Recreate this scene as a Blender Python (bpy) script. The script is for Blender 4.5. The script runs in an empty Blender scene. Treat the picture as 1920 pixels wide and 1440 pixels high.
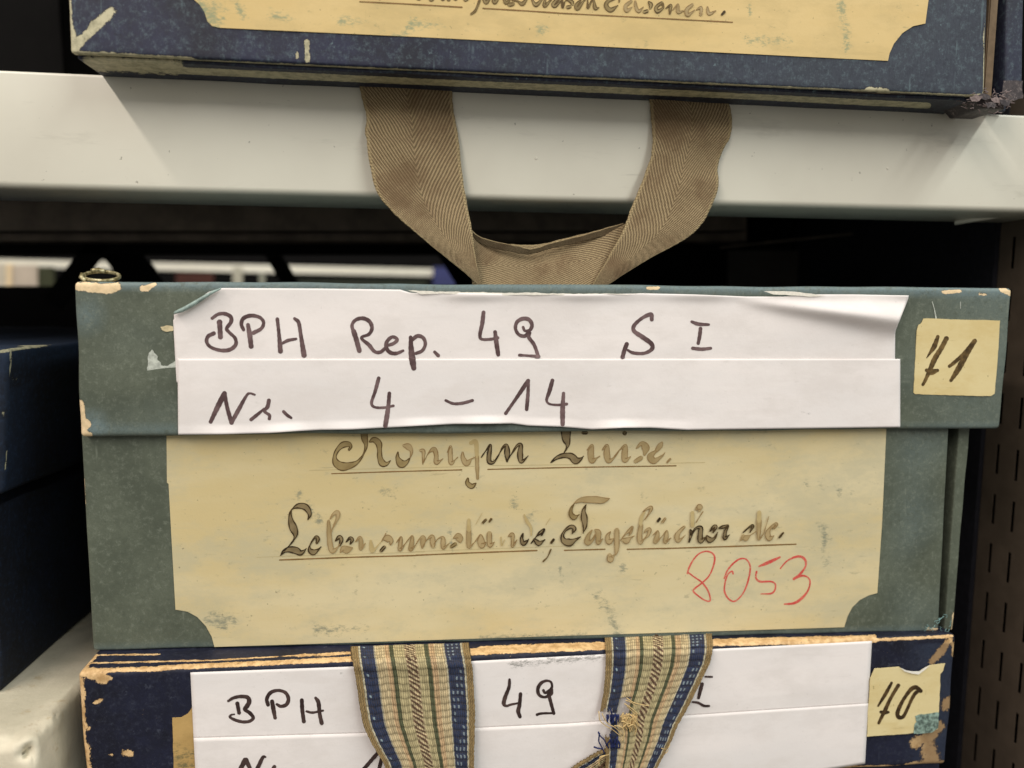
import bpy, bmesh, math, random
import numpy as np
from mathutils import Vector, Matrix
S = bpy.context.scene
random.seed(7)

# ------------------------------------------------------------------ camera
F = 1400.0
YAW, PIT, ROL = math.radians(-5.93), math.radians(-6.04), math.radians(0.405)
B0 = Matrix(((1, 0, 0), (0, 0, -1), (0, 1, 0)))
RM = Matrix.Rotation(YAW, 3, 'Z') @ Matrix.Rotation(PIT, 3, 'X') @ B0 @ Matrix.Rotation(ROL, 3, 'Z')
def ray(px, py):
    return RM @ Vector(((px - 960) / F, -(py - 720) / F, -1.0))
r0 = ray(960, 670)
CAM = -r0 * (0.29 / 1.0)
cd = bpy.data.cameras.new('camera'); cam = bpy.data.objects.new('camera', cd)
S.collection.objects.link(cam); S.camera = cam
cam.matrix_world = Matrix.Translation(CAM) @ RM.to_4x4()
cd.sensor_width = 36; cd.lens = F / 1920 * 36
cd.clip_start = 0.01; cd.clip_end = 50
cd.dof.use_dof = True; cd.dof.focus_distance = 0.292; cd.dof.aperture_fstop = 6.2

# ------------------------------------------------------------------ light
w = bpy.data.worlds.new("World"); S.world = w; w.use_nodes = True
w.node_tree.nodes['Background'].inputs[0].default_value = (0.98, 0.97, 0.93, 1)
w.node_tree.nodes['Background'].inputs[1].default_value = 0.46
S.view_settings.view_transform = 'Standard'; S.view_settings.look = 'None'
S.view_settings.exposure = 0.0; S.view_settings.gamma = 1.0
def tube(name, x, col, power):
    L = bpy.data.lights.new(name, 'AREA'); L.shape = 'RECTANGLE'; L.size = 0.10; L.size_y = 3.0
    L.energy = power; L.color = col
    o = bpy.data.objects.new(name, L); S.collection.objects.link(o)
    o.location = (x, -1.66, 1.45)
    d = Vector((0.0, -0.1, 0)) - o.location
    # keep the long side along y, face down and inwards
    z = -d.normalized(); yv = Vector((0, 1, 0)); xv = yv.cross(z).normalized(); z = xv.cross(yv).normalized()
    o.matrix_world = Matrix.Translation(o.location) @ Matrix((xv, yv, z)).transposed().to_4x4()
tube('tube_lamp', -1.02, (1.0, 0.90, 0.81), 50)
tube('tube_lamp', 1.06, (0.95, 1.0, 0.96), 44)

# ------------------------------------------------------------------ helpers
def P(px, py, y=0.0, s=0.0, w=0.0):
    """photo pixel -> point on the upright plane y = y0 + s*x, w metres in front of it"""
    d = ray(px, py); y = y - w
    t = (y + s * CAM.x - CAM.y) / (d.y - s * d.x)
    return CAM + d * t
RI = np.array(RM.transposed()); CN = np.array(CAM)
def proj(pts):
    q = (np.asarray(pts) - CN) @ RI.T
    return 960 - F * q[:, 0] / q[:, 2], 720 + F * q[:, 1] / q[:, 2]
def lin(c):
    c = c / 255.0
    return c / 12.92 if c <= 0.04045 else ((c + 0.055) / 1.055) ** 2.4
def C(r, g, b, k=1.0):
    return (min(1, lin(r) * k), min(1, lin(g) * k), min(1, lin(b) * k), 1)
def sn(x, y, sc, seed=0):
    """cheap smooth noise -1..1 out of sines"""
    rs = np.random.RandomState(seed); o = 0
    x = np.asarray(x, float); y = np.asarray(y, float)
    for i in range(6):
        a = rs.uniform(0, 6.28); k = sc * rs.uniform(.5, 2.1)
        o = o + np.sin(k * (x * math.cos(a) + y * math.sin(a)) + rs.uniform(0, 6.28))
    return o / 3.5

def link(o, parent=None):
    S.collection.objects.link(o)
    if parent:
        o.parent = parent; o.matrix_parent_inverse = Matrix.Translation(-parent.location)
    return o
def thing(name, loc, label, cat, group=None):
    o = bpy.data.objects.new(name, None); o.location = loc; o.empty_display_size = 0.02
    S.collection.objects.link(o); o['label'] = label; o['category'] = cat
    if group: o['group'] = group
    return o
def mesh(name, V, Fc, mat, parent=None, smooth=False, attrs=None, uv=None, cols=None, solid=0, off=-1, label=None):
    me = bpy.data.meshes.new(name)
    me.from_pydata([tuple(v) for v in V], [], [tuple(f) for f in Fc])
    if smooth: me.polygons.foreach_set('use_smooth', [True] * len(me.polygons))
    for k, a in (attrs or {}).items():
        at = me.attributes.new(k, 'FLOAT', 'POINT'); at.data.foreach_set('value', np.asarray(a, np.float32))
    if cols is not None:
        at = me.attributes.new('col', 'FLOAT_COLOR', 'POINT')
        at.data.foreach_set('color', np.asarray(cols, np.float32).ravel())
    if uv is not None:
        ul = me.uv_layers.new(name='UVMap'); idx = np.zeros(len(me.loops), np.int32)
        me.loops.foreach_get('vertex_index', idx)
        ul.data.foreach_set('uv', np.asarray(uv, np.float32)[idx].ravel())
    me.materials.append(mat); me.update()
    o = link(bpy.data.objects.new(name, me), parent)
    if solid:
        m = o.modifiers.new('thickness', 'SOLIDIFY'); m.thickness = solid; m.offset = off
    if label: o['label'] = label
    return o
def grid_faces(nu, nv):
    i = np.arange(nu - 1)[None, :]; j = np.arange(nv - 1)[:, None]; a = (j * nu + i).ravel()
    return np.stack([a, a + nu, a + nu + 1, a + 1], 1)   # rows run downwards: faces look at -y

# ---- node shorthand
class N:
    def __init__(s, name, rough=.6, spec=.3):
        s.m = bpy.data.materials.new(name); s.m.use_nodes = True; s.t = s.m.node_tree
        s.b = s.t.nodes['Principled BSDF']; s.b.inputs['Roughness'].default_value = rough
        s.b.inputs['Specular IOR Level'].default_value = spec
        s.co = s.t.nodes.new('ShaderNodeTexCoord').outputs['Object']
    def n(s, typ, **k):
        x = s.t.nodes.new(typ)
        for a, v in k.items(): setattr(x, a, v)
        return x
    def put(s, sock, v):
        if isinstance(v, bpy.types.NodeSocket): s.t.links.new(v, sock)
        else: sock.default_value = v
    def noise(s, scale, detail=4, rough=.55, stretch=None, seed=0, dist=0):
        x = s.n('ShaderNodeTexNoise'); co = s.co
        mp = s.n('ShaderNodeMapping'); s.put(mp.inputs[0], co)
        mp.inputs['Scale'].default_value = stretch or (1, 1, 1); mp.inputs['Location'].default_value = (seed * 1.37, seed * .71, seed * 2.1)
        s.put(x.inputs['Vector'], mp.outputs[0])
        x.inputs['Scale'].default_value = scale; x.inputs['Detail'].default_value = detail
        x.inputs['Roughness'].default_value = rough; x.inputs['Distortion'].default_value = dist
        return x.outputs[0]
    def vor(s, scale):
        x = s.n('ShaderNodeTexVoronoi'); s.put(x.inputs['Vector'], s.co); x.inputs['Scale'].default_value = scale
        return x.outputs[0]
    def math(s, op, a, b=0.0, c=0.0, clamp=False):
        x = s.n('ShaderNodeMath', operation=op, use_clamp=clamp)
        s.put(x.inputs[0], a); s.put(x.inputs[1], b); s.put(x.inputs[2], c); return x.outputs[0]
    def step(s, v, lo, hi, a=0.0, b=1.0):
        x = s.n('ShaderNodeMapRange', interpolation_type='SMOOTHSTEP'); s.put(x.inputs[0], v)
        for i, q in enumerate((lo, hi, a, b)): x.inputs[i + 1].default_value = q
        return x.outputs[0]
    def mix(s, f, a, b, mode='MIX'):
        x = s.n('ShaderNodeMix', data_type='RGBA', blend_type=mode)
        s.put(x.inputs[0], f); s.put(x.inputs[6], a); s.put(x.inputs[7], b); return x.outputs[2]
    def attr(s, name, fac=True):
        x = s.n('ShaderNodeAttribute', attribute_name=name); return x.outputs['Fac' if fac else 'Color']
    def base(s, c): s.put(s.b.inputs['Base Color'], c)
    def bump(s, h, dist=.0001, strength=1.0):
        x = s.n('ShaderNodeBump'); s.put(x.inputs['Height'], h); x.inputs['Distance'].default_value = dist
        x.inputs['Strength'].default_value = strength; s.put(s.b.inputs['Normal'], x.outputs[0])

def m_plain(name, c, rough=.6, spec=.3, var=.12, sc=200):
    n = N(name, rough, spec); k = n.step(n.noise(sc, 5), .3, .7)
    n.base(n.mix(k, tuple(x * (1 - var) for x in c[:3]) + (1,), tuple(min(1, x * (1 + var)) for x in c[:3]) + (1,)))
    n.bump(n.noise(sc * 6, 4), .00005); return n.m

def m_cover(name, base, dark, light, tint, wear, wear2, speck=.63, rough=.55, streak=(1, 1, 1), amp=.9, flk=.70, brown=False):
    """paper- or cloth-covered board with rubbed patches down to the cardboard ('wear') and faded zones ('tint')"""
    n = N(name, rough, .35)
    c = n.mix(n.step(n.noise(38, 6, .62), .36, .68), base, dark)
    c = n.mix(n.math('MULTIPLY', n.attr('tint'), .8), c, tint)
    c = n.mix(n.step(n.noise(520, 6, .78, seed=3), .47, .75, 0, .6), c, light)
    c = n.mix(n.step(n.noise(360, 6, .78, seed=17), .5, .7, 0, .6), c, dark)
    c = n.mix(n.step(n.noise(1500, 3, .6, streak, 5), .42, .75, 0, .4), c, dark)
    sp = n.step(n.noise(210, 7, .75, seed=8), speck, speck + .035, 0, .75)
    c = n.mix(sp, c, light)
    wa = n.attr('wear')
    nz = n.math('ADD', n.math('MULTIPLY', n.math('SUBTRACT', n.noise(230, 8, .72, seed=2), .5), amp),
                n.math('MULTIPLY', n.math('SUBTRACT', n.noise(1300, 5, .8, seed=4), .5), amp * .75))
    wv = n.step(n.math('ADD', wa, n.math('MULTIPLY', nz, n.step(wa, .02, .3))), .47, .53)
    edge = n.step(n.math('ADD', wa, n.math('MULTIPLY', nz, n.step(wa, .02, .3))), .40, .49)
    c = n.mix(n.math('MULTIPLY', edge, .55), c, tuple(x * .45 for x in dark[:3]) + (1,))
    wc = n.mix(n.step(n.noise(300, 6, .7, seed=9), .38, .66), wear, wear2)
    wc = n.mix(n.step(n.noise(700, 4, .7, seed=12), .62, .68, 0, .55), wc, dark)
    if brown: wc = n.mix(n.math('MULTIPLY', n.attr('tint'), .85), wc, C(138, 112, 82))
    fl = n.step(n.noise(430, 8, .8, seed=21), flk, flk + .03, 0, .8)
    c = n.mix(fl, c, wc)
    sc_ = n.math('MULTIPLY', n.step(n.noise(90, 3, .6, (3.5, 1, .18), 31), .66, .70), n.step(n.noise(60, 3, .6, seed=33), .5, .6, 0, .35))
    c = n.mix(sc_, c, light)
    n.base(n.mix(wv, c, wc))
    h = n.math('ADD', n.math('MULTIPLY', n.noise(1700, 4, .7, streak, 6), .6), n.math('MULTIPLY', wv, -1.6))
    h = n.math('ADD', h, n.math('MULTIPLY', n.noise(260, 4), .7))
    n.bump(h, .00013, .8)
    return n.m

def m_paper(name, a, b, stain, stain2, fibre=.25, streak=(.25, 1, 1), lo=.60, gray=None, sg=.75, fox=.5):
    n = N(name, .75, .2)
    c = n.mix(n.step(n.noise(26, 6, .6, streak), .35, .68), a, b)
    c = n.mix(n.step(n.noise(55, 7, .7, (.5, 1, 1), 3), .42, .66, 0, .6), c, stain)
    c = n.mix(n.step(n.noise(330, 6, .75, (.6, 1, 1), 7), lo, lo + .12, 0, fibre), c, stain2)
    c = n.mix(n.step(n.noise(120, 3, .6, (.16, 1, 1.6), 13), .6, .78, 0, .35), c, stain)
    at = n.attr('stain')
    sv = n.step(n.math('ADD', n.math('MULTIPLY', at, sg), n.math('MULTIPLY', n.math('SUBTRACT', n.noise(900, 8, .8, (.45, 1, 1), 5), .5), n.math('MULTIPLY', n.step(at, .0, .25), 2.6))), .40, .95, 0, .75)
    c = n.mix(sv, c, gray or stain2)
    dk = tuple(x * .42 for x in stain2[:3]) + (1,)
    c = n.mix(n.step(n.noise(640, 2, .5, seed=41), .735, .76, 0, fox), c, dk)
    c = n.mix(n.step(n.noise(420, 4, .7, (.12, 1, 1.3), 43), .66, .74, 0, fox * .5), c, dk)
    c = n.mix(n.step(n.noise(420, 4, .7, (1.5, 1, .14), 47), .68, .76, 0, fox * .4), c, dk)
    n.base(c)
    n.bump(n.math('ADD', n.noise(900, 5, .7), n.math('MULTIPLY', n.noise(60, 3), 2.0)), .00007, .7)
    return n.m

M = {}
M['green'] = m_cover('green_cover', C(95, 101, 87), C(76, 82, 70), C(132, 138, 124), C(110, 128, 132), C(236, 208, 168), C(214, 190, 150), speck=.70, amp=.7)
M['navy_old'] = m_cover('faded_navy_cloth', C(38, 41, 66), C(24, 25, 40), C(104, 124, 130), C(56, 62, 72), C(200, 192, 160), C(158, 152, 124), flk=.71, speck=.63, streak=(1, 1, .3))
M['navy'] = m_cover('navy_cloth', C(28, 31, 52), C(16, 17, 30), C(62, 66, 80), C(44, 52, 70), C(226, 190, 140), C(184, 146, 98), speck=.62, amp=1.5, flk=.665, brown=True)
M['blueblack'] = m_cover('blue_black_cloth', C(9, 16, 30), C(3, 4, 8), C(34, 54, 80), C(22, 40, 64), C(150, 146, 120), C(110, 108, 90), speck=.7, streak=(1, 1, .1), rough=.75)
M['label_up'] = m_paper('yellow_label_paper', C(224, 198, 144), C(214, 186, 128), C(196, 174, 124), C(146, 142, 108), .45, gray=C(134, 148, 122), sg=.88)
M['label'] = m_paper('buff_label_paper', C(217, 203, 165), C(207, 188, 140), C(188, 181, 152), C(140, 136, 112), .45, gray=C(118, 124, 110), sg=.82)
M['label_no'] = m_paper('number_label_paper', C(226, 210, 162), C(216, 197, 146), C(206, 182, 124), C(160, 140, 92), gray=C(130, 120, 90))
M['label_old'] = m_paper('brown_label_paper', C(196, 162, 104), C(182, 148, 92), C(160, 130, 80), C(96, 108, 80), gray=C(70, 84, 66))
M['white'] = m_paper('white_label_paper', C(240, 232, 229), C(230, 224, 222), C(222, 214, 210), C(204, 198, 193), .3, gray=C(120, 118, 112), fox=.16)
M['torn'] = m_plain('torn_white_paper', C(236, 230, 218), .8, .2, .08, 900)
M['remnant'] = m_plain('paper_remnant', C(184, 188, 178), .7, .3, .25, 500)
M['remcream'] = m_plain('cream_remnant', C(206, 190, 152), .7, .3, .2, 700)
M['mould'] = m_plain('blue_green_remnant', C(122, 142, 132), .8, .2, .6, 700)
M['curl'] = m_plain('curled_cover_paper', C(150, 168, 162), .5, .4, .35, 500)
M['board'] = m_plain('grey_board', C(116, 98, 78), .8, .2, .15, 300)
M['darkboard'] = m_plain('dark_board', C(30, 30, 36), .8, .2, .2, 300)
M['shelf'] = None
n = N('cream_shelf_enamel', .34, .5)
c = n.mix(n.step(n.noise(14, 4), .3, .7), C(227, 223, 208), C(217, 212, 197))
c = n.mix(n.step(n.noise(420, 3, .5, seed=4), .74, .76, 0, .6), c, C(120, 112, 96))
c = n.mix(n.step(n.noise(50, 5, .75, (.3, 1, 1.4), 6), .56, .72, 0, .22), c, C(150, 144, 128))
c = n.mix(n.step(n.noise(260, 3, .6, (.06, 1, 1.5), 9), .70, .74, 0, .35), c, C(160, 154, 140)); n.base(c)
n.bump(n.noise(160, 3), .00004, .5); M['shelf'] = n.m
M['dark_metal'] = m_plain('dark_brown_metal', C(120, 108, 94), .6, .3, .25, 60)
M['black'] = m_plain('dark_hollow', C(9, 8, 8), .8, .1, .2, 60)  # near-black, also paints the darkness of gaps and depths
M['upright'] = m_plain('brown_upright_enamel', C(86, 75, 64), .5, .35, .12, 90)

def m_ink(name, a, b, lo=.35, hi=.7, sc=260, grain=None, rough=.6):
    n = N(name, rough, .25)
    n.base(n.mix(n.step(n.noise(sc, 5, .6), lo, hi), a, b))
    if grain is not None:
        g = n.step(n.noise(1700, 4, .8), grain, grain + .12)
        n.put(n.b.inputs['Alpha'], g)
    return n.m
M['marker'] = m_ink('marker_ink', C(82, 62, 62), C(120, 98, 98), sc=170)
M['marker_dark'] = m_ink('dark_marker_ink', C(52, 38, 36), C(84, 66, 62), sc=170)
M['brush'] = m_ink('brush_ink', C(66, 50, 26), C(120, 96, 56), sc=330)
M['brush_dark'] = m_ink('brush_ink_dark', C(52, 38, 22), C(92, 70, 40), sc=330)
M['red'] = m_ink('red_crayon', C(206, 72, 68), C(222, 110, 96), grain=.36)
M['f_dark'] = m_ink('wash_ink_dark', C(142, 124, 90), C(116, 100, 70), sc=150); M['e_dark'] = m_ink('line_ink_dark', C(46, 34, 16), C(78, 60, 32), sc=120)
M['f_mid'] = m_ink('wash_ink_brown', C(158, 138, 94), C(134, 114, 74), sc=120); M['e_mid'] = m_ink('line_ink_brown', C(82, 62, 32), C(110, 88, 50), sc=120)
M['f_light'] = m_ink('wash_ink_pale', C(180, 158, 116), C(160, 138, 96), sc=110); M['e_light'] = m_ink('line_ink_pale', C(138, 110, 70), C(160, 134, 92), sc=120)
M['f_faint'] = m_ink('wash_ink_faint', C(190, 170, 122), C(180, 158, 110)); M['e_faint'] = M['f_faint']
M['rule'] = m_ink('ruled_line_ink', C(140, 106, 64), C(118, 94, 54)); M['rule_faint'] = m_ink('ruled_line_faint', C(180, 164, 120), C(190, 172, 126))

# ---- lattice box
def capsule(px, py, caps):
    v = np.zeros(len(px))
    for cap in caps:
        x0, y0, x1, y1, r = cap[:5]; sh = cap[5] if len(cap) > 5 else r
        dx, dy = x1 - x0, y1 - y0; L = dx * dx + dy * dy + 1e-9
        t = np.clip(((px - x0) * dx + (py - y0) * dy) / L, 0, 1)
        d = np.hypot(px - x0 - t * dx, py - y0 - t * dy)
        v = np.maximum(v, np.clip(.5 + .5 * (r - d) / sh, 0, 1))
    return v
def lbox(name, mat, FQ, depth, parent, r=.0015, step=.0012, wear=(), tint=None, wob=.00015, back=None, edge=0.0, seed=0, label=None, bulge=0, crush=()):
    TL, TR, BR, BL = [np.array(v) for v in FQ]
    Wd = np.linalg.norm(TR - TL); H = np.linalg.norm(TL - BL); D = depth
    def cuts(L, st):
        e = [0, r * .12, r * .3, r * .6, r]
        m = max(2, int((L - 2 * r) / st))
        return np.array(e + list(np.linspace(r, L - r, m + 1)[1:-1]) + [L - q for q in e[::-1]])
    X, Y, Z = cuts(Wd, step), cuts(D, max(step * 6, D / 14)), cuts(H, step)
    if D > .05 and step < .0015: Y = np.array(sorted(set(list(Y[:5]) + list(np.arange(r + .0007, .026, .0007)) + [q for q in Y if q > .0275])))
    nx, ny, nz = len(X), len(Y), len(Z)
    I, J, K = np.meshgrid(np.arange(nx), np.arange(ny), np.arange(nz), indexing='ij')
    on = (I == 0) | (I == nx - 1) | (J == 0) | (J == ny - 1) | (K == 0) | (K == nz - 1)
    idx = -np.ones(on.shape, int); idx[on] = np.arange(on.sum())
    p = np.stack([X[I[on]], Y[J[on]], Z[K[on]]], 1); dim = np.array([Wd, D, H])
    q = np.clip(p, r, dim - r); d = p - q; ln = np.linalg.norm(d, axis=1, keepdims=True)
    p = q + r * d / np.maximum(ln, 1e-9)
    s = p / dim; a, b, c_ = s[:, :1], s[:, 1:2], s[:, 2:]
    fr = (BL * (1 - a) + BR * a) * (1 - c_) + (TL * (1 - a) + TR * a) * c_
    if back is None: bk = fr + np.array([0, D, 0])
    else:
        bTL, bTR, bBR, bBL = [np.array(v) for v in back]
        bk = (bBL * (1 - a) + bBR * a) * (1 - c_) + (bTL * (1 - a) + bTR * a) * c_
    V = fr * (1 - b) + bk * b
    w_ = sn(V[:, 0] * 1000, V[:, 2] * 1000, .12, seed + 1) * wob
    V[:, 1] += w_; V[:, 2] += sn(V[:, 0] * 1000, V[:, 1] * 1000, .10, seed + 2) * wob
    V[:, 0] += sn(V[:, 2] * 1000, V[:, 1] * 1000, .15, seed + 3) * wob
    if bulge: V[:, 1:2] -= bulge * (1 - b) * np.sin(np.pi * a) * np.sin(np.pi * c_)
    for cx_, cy_, cr_, cd_ in crush:
        qx, qy = proj(V); g_ = np.exp(-((qx - cx_) ** 2 + (qy - cy_) ** 2) / cr_ ** 2) * cd_ * (.8 + .7 * sn(qx, qy, .22, 3))
        V += g_[:, None] * np.array([-.55, .6, -.5])
    Fs = []
    def quad(A, Bq, Cq, Dq): Fs.append(np.stack([A.ravel(), Bq.ravel(), Cq.ravel(), Dq.ravel()], 1))
    f = idx[:, 0, :]; quad(f[:-1, :-1], f[1:, :-1], f[1:, 1:], f[:-1, 1:])
    f = idx[:, -1, :]; quad(f[:-1, :-1], f[:-1, 1:], f[1:, 1:], f[1:, :-1])
    f = idx[0, :, :]; quad(f[:-1, :-1], f[:-1, 1:], f[1:, 1:], f[1:, :-1])
    f = idx[-1, :, :]; quad(f[:-1, :-1], f[1:, :-1], f[1:, 1:], f[:-1, 1:])
    f = idx[:, :, 0]; quad(f[:-1, :-1], f[:-1, 1:], f[1:, 1:], f[1:, :-1])
    f = idx[:, :, -1]; quad(f[:-1, :-1], f[1:, :-1], f[1:, 1:], f[:-1, 1:])
    px, py = proj(V)
    wv = capsule(px, py, wear) * (s[:, 1] * D < .03)
    if edge:   # light rubbing along every outer edge
        near = np.sort(np.minimum(s * dim, dim - s * dim), axis=1)[:, 1]
        wv = np.maximum(wv, np.clip(edge - near / .004, 0, 1) * (.75 + .35 * sn(px, py, .03, seed + 9)))
    tv = np.zeros(len(V)) if tint is None else np.clip(tint(px, py, s), 0, 1)
    return mesh(name, V, np.concatenate(Fs), mat, parent, True, {'wear': wv, 'tint': tv}, label=label)

# ---- flat outline cut from paper, on a plane
def outline(pts, wig=.0, sub=6.0, seed=0):
    o = []
    for i, a in enumerate(pts):
        b = pts[(i + 1) % len(pts)]; L = math.hypot(b[0] - a[0], b[1] - a[1]); m = max(1, int(L / sub))
        for k in range(m):
            t = k / m; x = a[0] + (b[0] - a[0]) * t; y = a[1] + (b[1] - a[1]) * t
            if wig:
                x += wig * float(sn(x, y, .35, seed)) ; y += wig * float(sn(x, y, .35, seed + 5))
            o.append((x, y))
    return o
def sheet(name, mat, pts, pl, parent, w=.00012, th=.0001, wig=0, stains=(), seed=0, sub=10.0, label=None):
    pts = outline(pts, wig, sub, seed)
    bm = bmesh.new()
    vs = [bm.verts.new(P(x, y, pl[0], pl[1], w)) for x, y in pts]
    es = [bm.edges.new((vs[i], vs[(i + 1) % len(vs)])) for i in range(len(vs))]
    bmesh.ops.triangle_fill(bm, use_beauty=True, edges=es)
    if stains:
        xs = [p[0] for p in pts]; 
        for it in range(5):
            lim = .006
            e = [e for e in bm.edges if e.calc_length() > lim and not e.is_boundary]
            if not e: break
            bmesh.ops.subdivide_edges(bm, edges=e, cuts=1); bmesh.ops.triangulate(bm, faces=bm.faces[:])
    bm.normal_update()
    for f in bm.faces:
        if f.normal.y > 0: f.normal_flip()
    bm.verts.ensure_lookup_table(); bm.verts.index_update()
    V = [v.co.copy() for v in bm.verts]; Fc = [[v.index for v in f.verts] for f in bm.faces]; bm.free()
    px, py = proj([tuple(v) for v in V])
    return mesh(name, V, Fc, mat, parent, False, {'stain': capsule(px, py, stains)}, solid=th, label=label)

# ---- pen strokes
def cr(pts, step=1.0):
    p = [np.array(q, float) for q in pts]
    if len(p) < 2: p = [p[0], p[0] + .5]
    p = [2 * p[0] - p[1]] + p + [2 * p[-1] - p[-2]]; o = []
    for i in range(1, len(p) - 2):
        L = np.linalg.norm(p[i + 1][:2] - p[i][:2]); m = max(2, int(L / step))
        for k in range(m):
            t = k / m
            o.append(.5 * ((2 * p[i]) + (-p[i - 1] + p[i + 1]) * t + (2 * p[i - 1] - 5 * p[i] + 4 * p[i + 1] - p[i + 2]) * t * t + (-p[i - 1] + 3 * p[i] - 3 * p[i + 1] + p[i + 2]) * t ** 3))
    o.append(p[-2]); return np.array(o)
class Ink:
    def __init__(s, pl, base, H=None): s.V = []; s.F = []; s.pl = pl; s.base = base; s.k = 0; s.R = []; s.H = H
    def ribbon(s, c, wd, caps=True, lift=0.0, mat=None):
        """c: centre line in photo pixels (n,2), wd: widths"""
        d = np.gradient(c, axis=0); L = np.hypot(d[:, 0], d[:, 1]) + 1e-6; nn = np.stack([-d[:, 1] / L, d[:, 0] / L], 1)
        if caps:
            r0, r1 = wd[0] / 2, wd[-1] / 2
            t0, t1 = d[0] / L[0], d[-1] / L[-1]
            A = [(c[0] - t0 * r0 * q, wd[0] * math.sqrt(max(0, 1 - q * q)), nn[0]) for q in (.98, .85, .6, .3)]
            Bq = [(c[-1] + t1 * r1 * q, wd[-1] * math.sqrt(max(0, 1 - q * q)), nn[-1]) for q in (.3, .6, .85, .98)]
            c = np.concatenate([[a[0] for a in A], c, [a[0] for a in Bq]]); wd = np.concatenate([[a[1] for a in A], wd, [a[1] for a in Bq]])
            nn = np.concatenate([[a[2] for a in A], nn, [a[2] for a in Bq]])
        b0 = len(s.V); n_ = len(c); s.k += 1
        for i in range(n_):
            h = s.base + lift + s.k * 2e-6 + 1.2e-5 * i / n_
            for sg in (-1, 1):
                q = c[i] + sg * nn[i] * wd[i] / 2
                s.V.append(P(q[0], q[1], s.pl[0], s.pl[1], h + (s.H(q[0], q[1]) if s.H else 0)))
            if i:
                a = b0 + 2 * i; s.F.append((a - 2, a - 1, a + 1, a))
        s.R.append((b0, len(s.V), c[::3], float(np.max(wd)), mat))
    def build(s, name, parent, label=None):
        """touching strokes make one letter: an object each"""
        n_ = len(s.R); g = list(range(n_))
        def root(i):
            while g[i] != i: i = g[i]
            return i
        for i in range(n_):
            for j in range(i):
                if root(i) == root(j): continue
                A, B_ = s.R[i][2], s.R[j][2]
                if A[:, 0].min() - B_[:, 0].max() > 20 or B_[:, 0].min() - A[:, 0].max() > 20: continue
                d = np.hypot(A[:, None, 0] - B_[None, :, 0], A[:, None, 1] - B_[None, :, 1]).min()
                if d < (s.R[i][3] + s.R[j][3]) / 2 * .9 + .5: g[root(i)] = root(j)
        out = None
        for r_ in sorted(set(root(i) for i in range(n_)), key=lambda q: s.R[q][2][0][0]):
            V = []; Fc = []; mi = []; mats = []
            for i in range(n_):
                if root(i) != r_: continue
                a, b, _, _, mt = s.R[i]; o = len(V) - a; V += s.V[a:b]
                if mt not in mats: mats.append(mt)
                for f in range(a, b - 2, 2):
                    q = (f, f + 1, f + 3, f + 2); x, y, z = (s.V[q[0]], s.V[q[1]], s.V[q[3]])
                    q = q if (y - x).cross(z - x).y < 0 else q[::-1]
                    Fc.append(tuple(k + o for k in q)); mi.append(mats.index(mt))
            ob = mesh(name, V, Fc, mats[0], parent, label=label)
            for mt in mats[1:]: ob.data.materials.append(mt)
            ob.data.polygons.foreach_set('material_index', mi); out = ob
        return out
def conv(st, T):
    x0, y0, sc = T; return [((q[0]) / sc + x0, q[1] / sc + y0, (q[2] if len(q) > 2 else 0) / sc) for q in st]
def marker(name, mat, items, pl, parent, base=.0003, wk=1.0, H=None, label=None):
    """items: (T, default width, [stroke, ...])"""
    ink = Ink(pl, base, H); rs = np.random.RandomState(3)
    for T, wdef, strokes in items:
        for st in strokes:
            s_ = [(x, y, w_ if w_ > 0 else wdef / T[2]) for x, y, w_ in conv(st, T)]
            c = cr(s_, 1.2); wd = wk * np.clip(c[:, 2], .4, None) * (1 + .04 * np.sin(np.arange(len(c)) * .8 + rs.uniform(0, 6)) + .10 * np.sin(np.arange(len(c)) * .11 + rs.uniform(0, 6)))
            ink.ribbon(c[:, :2], wd, mat=mat)
    return ink.build(name, parent, label)
def calli(groups, pl, parent, base=.0003):
    """quill letters: a pale wash inside a darker drawn outline"""
    ink = Ink(pl, base)
    for T, tone, strokes in groups:
        for st in strokes:
            c = cr(conv(st, T), 1.0); wd = np.clip(c[:, 2] * 1.10, .9, None)
            ink.ribbon(c[:, :2], wd, True, {'faint': 0, 'light': 1e-5, 'mid': 2e-5, 'dark': 3e-5}[tone], M['f_' + tone])
            if tone != 'faint':
                d = np.gradient(c[:, :2], axis=0); L = np.hypot(d[:, 0], d[:, 1]) + 1e-6; nn = np.stack([-d[:, 1] / L, d[:, 0] / L], 1)
                ew = {'dark': 2.1, 'mid': 1.7, 'light': 1.3}[tone]
                for sg in (-1, 1):
                    e = c[:, :2] + sg * nn * np.maximum(wd / 2 - ew * .4, 0)[:, None]
                    ink.ribbon(e, np.full(len(e), ew) * (1 + .3 * np.sin(np.arange(len(e)) * .35)), True, 5e-5, M['e_' + tone])
    ink.build('handwriting', parent)

# ---- tubes / threads
def tubes(name, mat, lines, rad, parent, seg=5, kind=None, label=None, tap=.35):
    V = []; Fc = []
    for ln in lines:
        p = [Vector(q) for q in ln]; n_ = len(p); b0 = len(V); up = Vector((.3, .5, .8)).normalized()
        for i in range(n_):
            t = (p[min(i + 1, n_ - 1)] - p[max(i - 1, 0)]).normalized(); a = t.cross(up).normalized(); b_ = t.cross(a)
            r = rad * (1 - tap * i / n_)
            for k in range(seg):
                an = 6.2832 * k / seg; V.append(p[i] + a * math.cos(an) * r + b_ * math.sin(an) * r)
            if i:
                for k in range(seg):
                    A = b0 + (i - 1) * seg + k; B_ = b0 + (i - 1) * seg + (k + 1) % seg
                    Fc.append((A, B_, B_ + seg, A + seg))
        Fc.append(tuple(b0 + k for k in range(seg))[::-1]); Fc.append(tuple(b0 + (n_ - 1) * seg + k for k in range(seg)))
    o = mesh(name, V, Fc, mat, parent, True, label=label)
    if kind: o['kind'] = kind
    return o
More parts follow.
